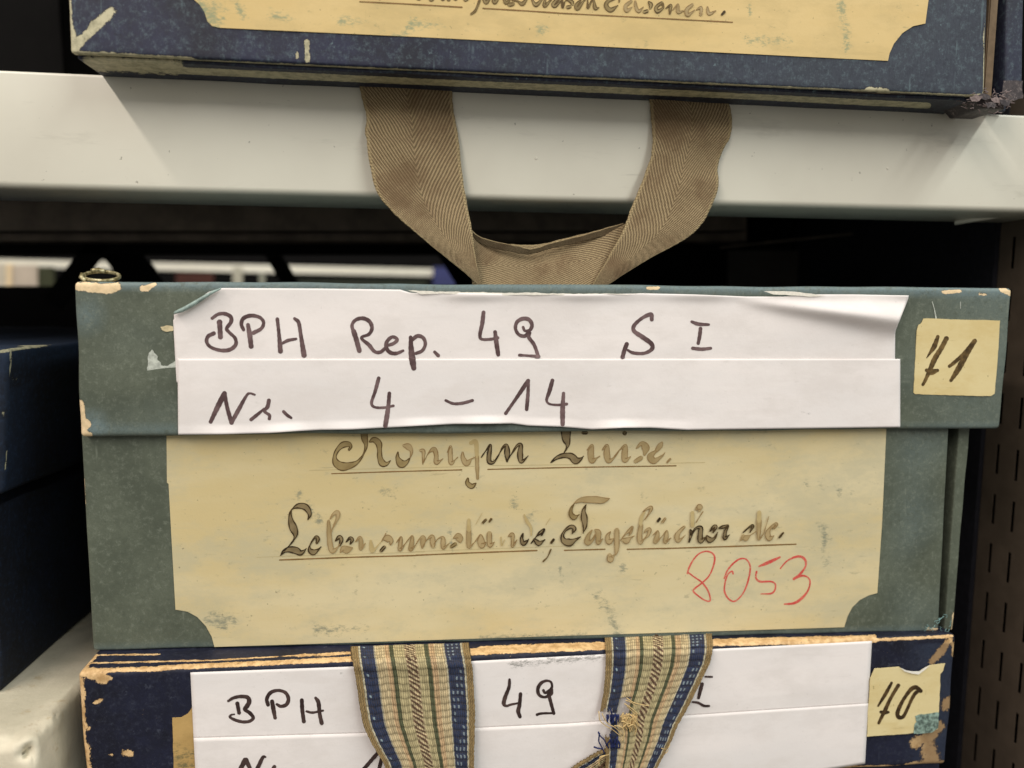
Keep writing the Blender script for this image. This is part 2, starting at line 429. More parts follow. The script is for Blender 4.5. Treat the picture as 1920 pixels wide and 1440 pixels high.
def plate(name, mat, a, b, parent=None, bev=.0004, label=None):
    """axis-aligned bevelled slab between two corners"""
    bm = bmesh.new(); bmesh.ops.create_cube(bm, size=1)
    a, b = Vector(a), Vector(b); c = (a + b) / 2; d = b - a
    for v in bm.verts: v.co = Vector((v.co.x * d.x, v.co.y * d.y, v.co.z * d.z)) + c
    if bev: bmesh.ops.bevel(bm, geom=bm.edges[:], offset=min(bev, min(map(abs, d)) * .3), segments=2, affect='EDGES')
    me = bpy.data.meshes.new(name); bm.to_mesh(me); bm.free(); me.materials.append(mat)
    o = link(bpy.data.objects.new(name, me), parent)
    if label: o['label'] = label
    return o

# ---- woven ribbon between two edge lines (same number of control points on both)
def ribbon(name, mat, E1, E2, T, ys, parent, nu=40, nv=120, thick=.0006, hole=None, weave=None, wave=0, label=None, yfun=None, fray=.00012):
    x0, y0, sc = T
    A = cr([(x / sc + x0, y / sc + y0, q[0]) for (x, y), q in zip(E1, ys)], 1.0)
    B_ = cr([(x / sc + x0, y / sc + y0, q[1]) for (x, y), q in zip(E2, ys)], 1.0)
    # same parameter on both: resample by control index
    def res(E, yy):
        K = cr([(x / sc + x0, y / sc + y0, q) for (x, y), q in zip(E, yy)], 1e9)  # two samples per span
        n_ = len(E); t = np.linspace(0, n_ - 1, nv); p = [np.array((E[i][0] / sc + x0, E[i][1] / sc + y0, yy[i])) for i in range(n_)]
        p = [2 * p[0] - p[1]] + p + [2 * p[-1] - p[-2]]; o = []
        for tt in t:
            i = min(int(tt), n_ - 2); f = tt - i; i += 1
            o.append(.5 * ((2 * p[i]) + (-p[i - 1] + p[i + 1]) * f + (2 * p[i - 1] - 5 * p[i] + 4 * p[i + 1] - p[i + 2]) * f * f + (-p[i - 1] + 3 * p[i] - 3 * p[i + 1] + p[i + 2]) * f ** 3))
        return o
    a = res(E1, [q[0] for q in ys]); b_ = res(E2, [q[1] for q in ys])
    if yfun:
        for q in a + b_: q[2] = yfun(q[0], q[1], q[2])
    rsr = np.random.RandomState(len(name) + nv)
    PA = np.array([tuple(P(q[0], q[1], q[2])) for q in a]); PB = np.array([tuple(P(q[0], q[1], q[2])) for q in b_])
    ed = (PB - PA) / (np.linalg.norm(PB - PA, axis=1, keepdims=True) + 1e-9)
    for Q_, g_ in ((PA, 1), (PB, -1)):
        jt = np.convolve(rsr.normal(0, 1, nv + 4), [.2, .3, .3, .2], 'same')[2:-2] * fray; Q_ += ed * (jt[:, None] * g_)
    mid = (PA + PB) / 2; v = np.concatenate([[0], np.cumsum(np.linalg.norm(np.diff(mid, axis=0), axis=1))])
    u = np.linspace(0, 1, nu); W_ = np.median(np.linalg.norm(PA - PB, axis=1))
    G = PA[:, None, :] * (1 - u)[None, :, None] + PB[:, None, :] * u[None, :, None]
    U, Vv = np.meshgrid(u, v)
    # slight cupping and edge raggedness
    du = PB - PA; dv = np.gradient(mid, axis=0); nr = np.cross(dv, du); nr /= np.linalg.norm(nr, axis=1, keepdims=True) + 1e-12
    nr = np.where(nr[:, 1:2] > 0, -nr, nr)
    hgt = wave * sn(U * 3, Vv * 120, 1.6, 4) 
    cols = None
    if weave: dh, cols = weave(U, Vv, W_); hgt = hgt + dh
    G = G + nr[:, None, :] * hgt[:, :, None]
    Fc = grid_faces(nu, nv)
    if hole is not None:
        cu = (U[:-1, :-1] + U[1:, 1:]).ravel() / 2; cv = (Vv[:-1, :-1] + Vv[1:, 1:]).ravel() / 2
        Fc = Fc[~hole(cu, cv)]
    return mesh(name, G.reshape(-1, 3), Fc, mat, parent, True, uv=np.stack([U.ravel(), Vv.ravel()], 1), cols=cols, solid=thick, off=-1, label=label), v

n = N('beige_herringbone_tape', .8, .25)
uvn = n.n('ShaderNodeTexCoord'); sep = n.n('ShaderNodeSeparateXYZ'); n.put(sep.inputs[0], uvn.outputs['UV'])
U_, V_ = sep.outputs[0], sep.outputs[1]
au = n.math('ABSOLUTE', n.math('SUBTRACT', U_, .5))
ph = n.math('ADD', n.math('MULTIPLY', V_, 6.2832 / .0023), n.math('MULTIPLY', au, 165.0))
tw = n.math('SINE', n.math('ADD', ph, n.math('MULTIPLY', n.noise(150, 3), 1.6)))
th_ = n.math('SINE', n.math('MULTIPLY', V_, 6.2832 / .00082)); tu = n.math('SINE', n.math('MULTIPLY', U_, 6.2832 * 46))
fib = n.noise(2600, 3, .7)
hh = n.math('ADD', n.math('MULTIPLY', tw, .5), n.math('ADD', n.math('MULTIPLY', n.math('MULTIPLY', th_, tu), .30), fib))
k = n.math('ADD', n.math('MULTIPLY', tw, .24), n.math('ADD', fib, n.math('MULTIPLY', n.math('MULTIPLY', th_, tu), .24)))
col = n.mix(n.step(k, .1, .95), C(92, 76, 54), C(186, 163, 126))
col = n.mix(n.step(n.noise(60, 5, .6, seed=3), .42, .66, 0, .65), col, C(108, 84, 60), 'MIX')
selv = n.step(au, .455, .475); col = n.mix(n.math('MULTIPLY', selv, .45), col, C(190, 170, 128)); n.base(col)
n.bump(n.math('ADD', hh, n.math('MULTIPLY', n.math('MULTIPLY', selv, n.math('SINE', n.math('MULTIPLY', V_, 6.2832 / .0012))), .6)), .00015, 1.0)
M['tape'] = n.m
n = N('striped_webbing', .75, .25); ca = n.attr('col', False)
n.base(n.mix(n.step(n.noise(1500, 4, .7), .3, .75, 0, .35), ca, C(90, 74, 50))); n.bump(n.noise(3000, 3), .00008, .7); M['webbing'] = n.m
M['thread_tan'] = m_plain('tan_thread', C(206, 178, 126), .8, .2, .2, 900)
M['thread_blue'] = m_plain('blue_thread', C(36, 44, 86), .8, .2, .25, 900)
M['thread_grey'] = m_plain('grey_fibre', C(128, 114, 112), .85, .2, .35, 900)
M['thread_teal'] = m_plain('teal_fibre', C(122, 154, 152), .85, .2, .25, 900)
M['purple'] = m_cover('worn_purple_cloth', C(70, 62, 64), C(38, 34, 38), C(150, 138, 134), C(96, 84, 92), C(170, 150, 140), C(140, 120, 114), speck=.58)

# ================================================================== geometry
# ---------------------------------------------------------------- floor of the aisle
o = plate('floor', m_plain('grey_floor', C(92, 88, 80), .5, .3, .1, 4), (-6, -7, -1.32), (6, 4, -1.30), None, 0); o['kind'] = 'structure'
# ---------------------------------------------------------------- shelf
Y_UP = -0.004                                   # front of the upper box
zb = P(130, 97, Y_UP).z                         # its underside
def y_for_z(px, py, z):
    d = ray(px, py); return CAM.y + d.y * (z - CAM.z) / d.z
Y_SH = (y_for_z(165, 133, zb) + y_for_z(1860, 211, P(1845, 180, Y_UP).z)) / 2
Y_SH = max(.010, min(.022, Y_SH))
print('Y_SH', Y_SH, 'zb', zb, P(1845, 180, Y_UP).z)
zt_l, zt_r = P(0, 131, Y_SH).z, P(1920, 216, Y_SH).z
zb_l, zb_r = P(0, 352, Y_SH).z, P(1920, 398, Y_SH).z
print('shelf', zt_l, zt_r, zb_l, zb_r)
sh = thing('metal_shelf', (0, Y_SH, (zb_l + zb_r) / 2), 'cream enamelled metal shelf edge running across between the upper and middle boxes', 'shelf')
xl, xr = -.42, .40
def zlin(x, a, b, ya=Y_SH):
    pa, pb = P(0, 200, Y_SH).x, P(1920, 300, Y_SH).x
    return a + (b - a) * (x - pa) / (pb - pa)
prof = []   # cross-section (dy, which z (1 top .. 0 bottom), dz)
R_ = .0026
for k_ in range(7): a_ = math.pi / 2 * k_ / 6; prof.append((.0012 - .0012 * math.sin(a_), 1, -.0012 + .0012 * math.cos(a_)))
prof = [(.30, 1, 0)] + prof
for k_ in range(9): a_ = math.pi / 2 * k_ / 8; prof.append((R_ - R_ * math.cos(a_), 0, R_ - R_ * math.sin(a_)))
prof += [(.038, 0, .0), (.0383, 0, .0006), (.038, 0, .0014), (.010, 0, .0014), (.0014, 0, .008), (.0014, 1, -.0016), (.30, 1, -.0016)]
nx_ = 60; V = []; Fc = []; m_ = len(prof)
for i in range(nx_):
    x = xl + (xr - xl) * i / (nx_ - 1)
    for dy, top, dz in prof:
        z = zlin(x, zt_l, zt_r) if top else zlin(x, zb_l, zb_r)
        V.append((x, Y_SH + dy, z + dz))
for i in range(nx_ - 1):
    for j in range(m_):
        a_ = i * m_ + j; b_ = i * m_ + (j + 1) % m_
        Fc.append((a_, b_, b_ + m_, a_ + m_))
o = mesh('shelf_board', V, Fc, M['shelf'], sh, True)
bmx = bmesh.new(); bmx.from_mesh(o.data); bmesh.ops.recalc_face_normals(bmx, faces=bmx.faces[:]); bmx.to_mesh(o.data); bmx.free()
# paint nibs
for (x_, y_, r_) in ((1005, 297, 3.0), (1664, 316, 2.6)):
    bm = bmesh.new(); bmesh.ops.create_uvsphere(bm, u_segments=12, v_segments=8, radius=r_ * .0002)
    for v in bm.verts: v.co = Vector((v.co.x, v.co.y * .5, v.co.z)) + P(x_, y_, Y_SH)
    me = bpy.data.meshes.new('paint_bump'); bm.to_mesh(me); bm.free(); me.materials.append(M['shelf']); link(bpy.data.objects.new('paint_bump', me), sh)
# bracket under the right end
pa = P(1790, 417, Y_SH + .030); pb = P(1960, 402, Y_SH + .012)
tubes('shelf_clip', M['shelf'], [[pa, (pa + pb) / 2 + Vector((0, 0, .0012)), pb]], .0013, sh)

# ---------------------------------------------------------------- upper navy box
UP = (Y_UP, 0.0)
up = thing('archive_box', P(980, 140, Y_UP), 'faded navy archive box with a yellow label standing on the cream shelf at the top', 'archive box', 'old archive boxes stacked on the shelving')
ptsF = [P(112, -420, Y_UP), P(1868, -420, Y_UP), P(1845, 181, Y_UP), P(132, 99, Y_UP)]
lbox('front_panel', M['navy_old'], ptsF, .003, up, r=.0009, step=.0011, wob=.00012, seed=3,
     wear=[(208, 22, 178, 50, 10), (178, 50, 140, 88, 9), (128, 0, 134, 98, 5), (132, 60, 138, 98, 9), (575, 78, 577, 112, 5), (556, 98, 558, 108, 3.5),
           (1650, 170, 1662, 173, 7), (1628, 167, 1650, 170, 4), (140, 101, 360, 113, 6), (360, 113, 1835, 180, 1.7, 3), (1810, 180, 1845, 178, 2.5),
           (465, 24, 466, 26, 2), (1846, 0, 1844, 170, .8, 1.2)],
     tint=lambda px, py, s: .1 + .9 * np.clip((px - 800) / 700, 0, 1))  # blends to the greyer second colour towards the right
# base board under the front panel, with its pale paper lining showing
zbl, zbr = P(132, 99, Y_UP).z, P(1845, 181, Y_UP).z
base_F = [Vector((P(134, 99, Y_UP).x + .0008, Y_UP + .0024, zbl + .0002)), Vector((P(1845, 181, Y_UP).x - .0005, Y_UP + .0024, zbr + .0002)),
          Vector((P(1845, 181, Y_UP).x - .0005, Y_UP + .0024, zbr - .0012)), Vector((P(134, 99, Y_UP).x + .0008, Y_UP + .0024, zbl - .0012))]
lbox('bottom_board', M['navy_old'], base_F, .22, up, r=.0005, step=.0012, seed=4,
     wear=[(170, 118, 330, 126, 14), (330, 132, 760, 152, 6.5, 2), (760, 152, 1300, 176, 6, 2), (1300, 176, 1740, 198, 5.5, 2)],
     tint=lambda px, py, s: 0 * px + .2)
# body behind (tray walls)
xL, xR = P(140, 60, Y_UP).x + .001, P(1845, 60, Y_UP).x
plate('tray_wall', M['darkboard'], (xL, Y_UP + .2, zbl), (xR, Y_UP + .203, .40), up)
plate('tray_wall', M['darkboard'], (xL, Y_UP + .0035, zbl), (xL + .002, Y_UP + .2, .40), up)
a_ = P(1847, 90, Y_UP + .005); b_ = P(1863, 90, Y_UP + .005)
plate('tray_wall', M['board'], (a_.x, Y_UP + .004, zbr - .001), (b_.x, Y_UP + .2, .40), up, label='brown cardboard side wall')
lbox('cloth_hinge', M['navy_old'], [P(1893, -400, Y_UP + .006), P(1926, -400, Y_UP + .006), P(1917, 183, Y_UP + .006), P(1884, 183, Y_UP + .006)], .18, up, r=.001, step=.0012,
     wear=[(1895, 195, 1915, 190, 6)], tint=lambda px, py, s: .35 + 0 * px, seed=8)
plate('hinge_lining', M['navy_old'], (P(1866, 90, Y_UP + .02).x, Y_UP + .02, zbr), (P(1895, 90, Y_UP + .02).x, Y_UP + .022, .40), up)
sheet('worn_cloth_corner', M['purple'], [(1882, 152), (1918, 150), (1917, 184), (1893, 190), (1878, 182)], (Y_UP + .006, 0), up, w=.0002, wig=1.2, sub=4)
rs = random.Random(5); lines = []
for i in range(150):
    c0 = P(1800 + rs.random() ** .8 * 95, 180 + rs.gauss(8, 8) , Y_UP + rs.uniform(-.0008, .006)); L = rs.uniform(.0008, .0030); a0 = rs.uniform(-.9, .9) + (math.pi if rs.random() < .5 else 0)
    q = [c0]; 
    for k_ in range(4):
        a0 += rs.gauss(0, .28); q.append(q[-1] + Vector((math.cos(a0), rs.gauss(0, .5), math.sin(a0) * .7)) * L / 4)
    lines.append(q)
tubes('frayed_fibre', M['thread_grey'], lines, .00019, up, kind='stuff')
lbox('worn_corner', M['purple'], [P(1822, 180, Y_UP - .0002), P(1880, 186, Y_UP - .0002), P(1882, 206, Y_UP + .002), P(1838, 203, Y_UP + .002)], .018, up, r=.0009, step=.0006, wob=.0006, seed=31)
for q_, sd in (((1846, 181), 1), ((1868, 187), 2), ((1884, 192), 3), ((1830, 184), 4), ((1858, 196), 5)):
    sheet('torn_flake', M['purple'] if sd % 2 else M['thread_grey'], [(q_[0] - 10, q_[1] - 3), (q_[0], q_[1] - 7), (q_[0] + 11, q_[1] - 2), (q_[0] + 7, q_[1] + 6), (q_[0] - 6, q_[1] + 5)], (Y_UP, 0), up, w=.0009 + sd * .0002, wig=2.2, sub=2, seed=sd)

UPL = sheet('paper_label', M['label_up'], [(352, -330), (1752, -330), (1741, 0), (1735, 44), (1712, 49), (1692, 62), (1676, 82), (1668, 100), (1665, 114),
      (1200, 91), (800, 70), (412, 52), (398, 49), (389, 40), (383, 22), (374, 8), (360, -4), (345, -8)], UP, up, w=.0003, th=.0002, sub=14,
      stains=[(372, 0, 402, 46, 20), (412, 0, 414, 45, 7), (440, 5, 460, 30, 9), (1575, 0, 1590, 90, 9), (640, 40, 760, 66, 9), (490, 20, 560, 45, 7), (1580, 0, 1582, 60, 7), (1405, 0, 1408, 40, 4), (770, 45, 860, 60, 8), (1010, 55, 1030, 62, 6), (1400, 80, 1480, 85, 10)])
T1, T2 = (660, 0, 4.8), (1040, 0, 4.8)
marker('ruled_line', M['rule'], [(T1, 13, [[(70, 15), (530, 38), (990, 65)], [(1180, 75), (1600, 100), (1920, 122)]]), (T2, 12, [[(0, 116), (800, 158), (1600, 200)]])], UP, UPL, .00036)
calli([(T1, 'mid', [[(330, -90, 6), (200, -60, 8), (250, -8, 10)],
    [(560, -60, 6), (600, -10, 26), (650, -50, 6), (690, -70, 8), (710, 0, 26), (760, -40, 6), (800, -70, 8), (815, -5, 24), (850, -40, 5)],
    [(850, -60, 8), (870, 0, 22), (905, -70, 6), (930, -10, 24), (960, -40, 6)], [(1010, -70, 8), (1020, 0, 26), (1070, -40, 6)],
    [(1165, -90, 8), (1145, 10, 18), (1110, 95, 20), (1072, 126, 18)],
    [(1170, -50, 6), (1205, 20, 34), (1255, -30, 8), (1285, 18, 34), (1345, -40, 6), (1385, 22, 32), (1430, -10, 8)], [(1415, 42, 32), (1450, 34, 30)],
    [(1440, 0, 8), (1490, 10, 14), (1535, 32, 34), (1600, -30, 6), (1655, 42, 34), (1735, -30, 8), (1735, 48, 34), (1800, -10, 8)],
    [(1860, -20, 24), (1810, 35, 30), (1830, 52, 28), (1885, 10, 10), (1900, 70, 14)]]),
  (T2, 'mid', [[(0, 44, 8), (60, -20, 14), (70, 62, 20), (100, 4, 8), (150, 12, 30), (160, 34, 28)], [(115, 64, 30), (140, 60, 24)], [(235, 0, 14), (195, 45, 30), (210, 72, 34), (290, -20, 8), (300, 68, 20), (345, -10, 12), (365, 70, 30), (400, 68, 6)],
    [(548, -20, 18), (478, 12, 30), (465, 55, 36), (505, 88, 38), (570, 48, 8)], [(585, -30, 10), (580, 20, 8)],
    [(845, 15, 14), (865, 40, 34), (860, 74, 18)], [(808, 106, 28), (835, 98, 26)],
    [(965, 22, 22), (915, 62, 28), (925, 100, 32), (975, 70, 18), (972, 30, 16)], [(1000, 74, 6), (1045, 46, 22), (1040, 84, 24), (1036, 126, 10)]]),
  (T2, 'light', [[(690, 8, 22), (640, 50, 30), (650, 92, 32), (700, 62, 5)], [(725, 10, 16), (735, 70, 28), (760, 98, 26), (800, 60, 5)], [(1062, 90, 5), (1110, 40, 16), (1112, 105, 28), (1165, 96, 5)], [(1240, 40, 22), (1190, 85, 32), (1200, 132, 30), (1260, 90, 6)],
    [(1275, 86, 6), (1318, 68, 24), (1316, 134, 18)], [(1375, 60, 12), (1390, 120, 28), (1452, 96, 5)]]),
  (T2, 'dark', [[(1505, 130, 16), (1530, 104, 18)]])], UP, UPL, .00036)
# pull tape: two legs of the loop and the back of the loop, one long tape
TT = (620, 0, 2.4)
z_strap = lambda: 0
ys_l = [(.0150, .0150), (.0145, .0146), (.0135, .0140), (.0120, .0132), (.0110, .0126), (.0100, .0120), (.0100, .0114), (.0096, .0108), (.0090, .0102), (.0085, .0096), (.0080, .0090), (.0078, .0085), (.0075, .0080), (.0072, .0074)]
ys_l = [(a + Y_SH - .016, b + Y_SH - .016) for a, b in ys_l]
L1 = [(125, 360), (134, 410), (148, 470), (162, 530), (155, 590), (166, 670), (182, 770), (205, 860), (262, 935), (345, 1015), (440, 1095), (530, 1165), (600, 1222), (668, 1288)]
L2 = [(545, 376), (547, 430), (553, 500), (567, 570), (577, 640), (586, 720), (597, 810), (610, 890), (624, 970), (638, 1050), (648, 1120), (658, 1190), (668, 1240), (684, 1292)]
ribbon('pull_tape', M['tape'], L1, L2, TT, ys_l, up, nu=36, nv=150, thick=.0007, wave=.0004)
R1 = [(1428, 420), (1438, 470), (1444, 540), (1449, 610), (1444, 690), (1418, 780), (1384, 860), (1350, 945), (1322, 1025), (1285, 1095), (1238, 1180), (1200, 1240), (1176, 1290)]
R2 = [(1778, 440), (1800, 490), (1806, 560), (1796, 620), (1764, 680), (1744, 760), (1748, 830), (1722, 915), (1668, 1010), (1590, 1080), (1450, 1155), (1340, 1222), (1235, 1290)]
ys_r = [(.0150, .0150), (.0146, .0144), (.0138, .0138), (.0130, .0132), (.0116, .0130), (.0100, .0124), (.0092, .0110), (.0086, .0100), (.0082, .0094), (.0080, .0088), (.0078, .0082), (.0075, .0078), (.0072, .0074)]
ys_r = [(a + Y_SH - .016, b + Y_SH - .016) for a, b in ys_r]
ribbon('pull_tape', M['tape'], R1, R2, TT, ys_r, up, nu=36, nv=150, thick=.0007, wave=.0004)
K1 = [(600, 1010), (660, 1072), (740, 1098), (840, 1106), (940, 1100), (1060, 1076), (1180, 1044), (1330, 1010)]
K2 = [(640, 1300), (700, 1300), (780, 1300), (860, 1300), (960, 1300), (1060, 1300), (1140, 1300), (1240, 1300)]
yb = [(.018, .013), (.019, .013), (.021, .014), (.023, .015), (.023, .015), (.021, .014), (.019, .013), (.017, .012)]
ribbon('pull_tape', M['tape'], K1, K2, TT, yb, up, nu=60, nv=90, thick=.0007, wave=.0006, label='inner back of the tape loop')
# rolled edge on the back of the loop
K3 = [(632, 1044), (668, 1076), (740, 1100), (800, 1112), (850, 1122), (890, 1132), (920, 1128), (1000, 1104), (1100, 1080), (1200, 1052), (1318, 1016)]
yk = [(.0165, .0175)] * 11
K4 = [(640, 1060), (672, 1092), (740, 1116), (800, 1130), (850, 1140), (890, 1142), (920, 1136), (1000, 1114), (1100, 1092), (1200, 1066), (1318, 1030)]
ribbon('pull_tape', M['tape'], [(x, y - 14) for x, y in K3], K4, TT, yk, up, nu=8, nv=90, thick=.0007, label='turned edge of the tape loop')

# ---------------------------------------------------------------- green box
GL = (0.0, 0.0)
zl1 = P(142, 528, 0).z
gb = thing('archive_box', P(960, 1205, .004), 'grey green archive box with lid, white strips BPH Rep. 49 S I and number 71', 'archive box', 'old archive boxes stacked on the shelving')
lbox('lid', M['green'], [P(138, 527, 0), P(1899, 540, 0), P(1876, 804, 0), P(149, 819, 0)], .25, gb, r=.0016, step=.0011, wob=.00022, seed=1,
     wear=[(148, 537, 205, 541, 9), (205, 541, 218, 538, 9), (268, 541, 276, 541, 6), (276, 538, 290, 533, 4), (145, 762, 150, 812, 14, 8), (150, 788, 162, 795, 9, 6), (155, 812, 168, 815, 5),
           (1768, 548, 1800, 546, 3.2), (1878, 542, 1894, 550, 5), (1835, 550, 1848, 552, 3), (1897, 560, 1894, 600, 1.6), (1215, 540, 1235, 540, 3), (1876, 800, 1879, 780, 2.5), (140, 560, 142, 700, 1.3), (1645, 0, 1646, 1, 1)],
     tint=lambda px, py, s: np.clip(1.15 - np.abs(py - 532 - (px - 138) * .0074) / 14, 0, 1) + .9 * np.clip(1 - np.hypot(px - 175, py - 795) / 35, 0, 1) + .75 * np.clip(1 - np.hypot(px - 160, py - 590) / 50, 0, 1)  # top strip paints light caught on the rounded edge over its bluish colour
     + .5 * np.clip(1 - np.abs(py - 806) / 18, 0, 1) + .25 * np.clip((px - 1690) / 120, 0, 1) + .25 * np.clip(sn(px, py, .02, 5), 0, 1), edge=.25)
lbox('front_panel', M['green'], [P(150, 790, .004), P(1782, 780, .004), P(1761, 1184, .004), P(174, 1221, .004)], .0032, gb, r=.0012, step=.0013, wob=.00015, seed=2,
     wear=[(154, 900, 156, 950, 5), (1740, 1180, 1758, 1182, 4)], tint=lambda px, py, s: .6 * np.clip(1 - np.abs(py - (1221 - (px - 174) * .0233)) / 16, 0, 1) + .35 * np.clip((px - 1650) / 60, 0, 1) * np.clip(.5 + sn(px, py, .02, 7), 0, 1))
zbt = P(174, 1221, .004).z
bx0, bx1 = P(180, 1200, .008).x, P(1786, 815, .008).x
lbox('side_wall', M['green'], [P(1800, 780, .0065), P(1821, 780, .0065), P(1786, 1182, .0065), P(1770, 1182, .0065)], .2, gb, r=.0007, step=.0012, seed=6, wear=[(1787, 1150, 1783, 1180, 1.5)])
plate('side_wall', M['darkboard'], (bx0, .0075, zbt + .0005), (bx0 + .002, .21, P(160, 800, .008).z), gb)
plate('base_board', M['darkboard'], (bx0, .0075, zbt + .0003), (bx1 - .006, .21, zbt + .002), gb)
# buff label on the body
gbl = sheet('paper_label', M['label'], [(312, 795), (1663, 780), (1654, 980), (1645, 1112), (1630, 1116), (1612, 1125), (1598, 1139), (1589, 1156), (1583, 1176),
      (1000, 1194), (402, 1213), (397, 1194), (386, 1174), (370, 1157), (352, 1147), (329, 1143), (321, 1000), (316, 907), (313, 905)], (.004, 0), gb, w=.0003, th=.0002, sub=14,
      stains=[(400, 1145, 440, 1165, 9), (590, 1182, 690, 1186, 7), (385, 1160, 425, 1180, 7), (1120, 1120, 1140, 1140, 12), (1140, 1140, 1160, 1190, 9), (1545, 1020, 1552, 1070, 6), (1540, 985, 1550, 1010, 10),
              (560, 925, 610, 990, 8), (840, 985, 850, 1040, 4), (1050, 1060, 1056, 1110, 4), (960, 940, 1010, 980, 7), (900, 1195, 1100, 1188, 6), (1510, 905, 1600, 925, 6), (436, 1098, 460, 1082, 3), (1155, 1050, 1175, 1075, 7), (700, 905, 730, 930, 7)])
Z3, Z4, Z5, Z6, Z7, Z8 = (600, 790, 6.4), (860, 790, 4.465), (500, 920, 6.4), (780, 920, 6.4), (1030, 910, 7.385), (1240, 920, 6.26)
BP = (.004, 0)
marker('ruled_line', M['rule'], [(Z3, 11, [[(140, 628), (900, 603), (1700, 582)]]), (Z4, 8, [[(245, 402), (1000, 385), (1820, 372)]]), (Z5, 13, [[(155, 832), (1000, 800), (1790, 778)]]),
      (Z6, 13, [[(0, 775), (700, 745), (1450, 718)]]), (Z7, 14, [[(210, 900), (500, 892), (770, 885)], [(1080, 886), (1550, 874)]]), (Z8, 13, [[(0, 680), (800, 655), (1580, 628)]])], BP, gbl, .00036, 1.25)
marker('ruled_line', M['rule_faint'], [(Z3, 4, [[(-130, 590), (400, 575), (1850, 540)]]), (Z4, 4, [[(280, 370), (1000, 362)], [(1770, 350), (2060, 345)]]), (Z5, 4, [[(-120, 800), (150, 790), (1900, 735)]]), (Z6, 4, [[(0, 730), (1900, 660)]])], BP, gbl, .00034)
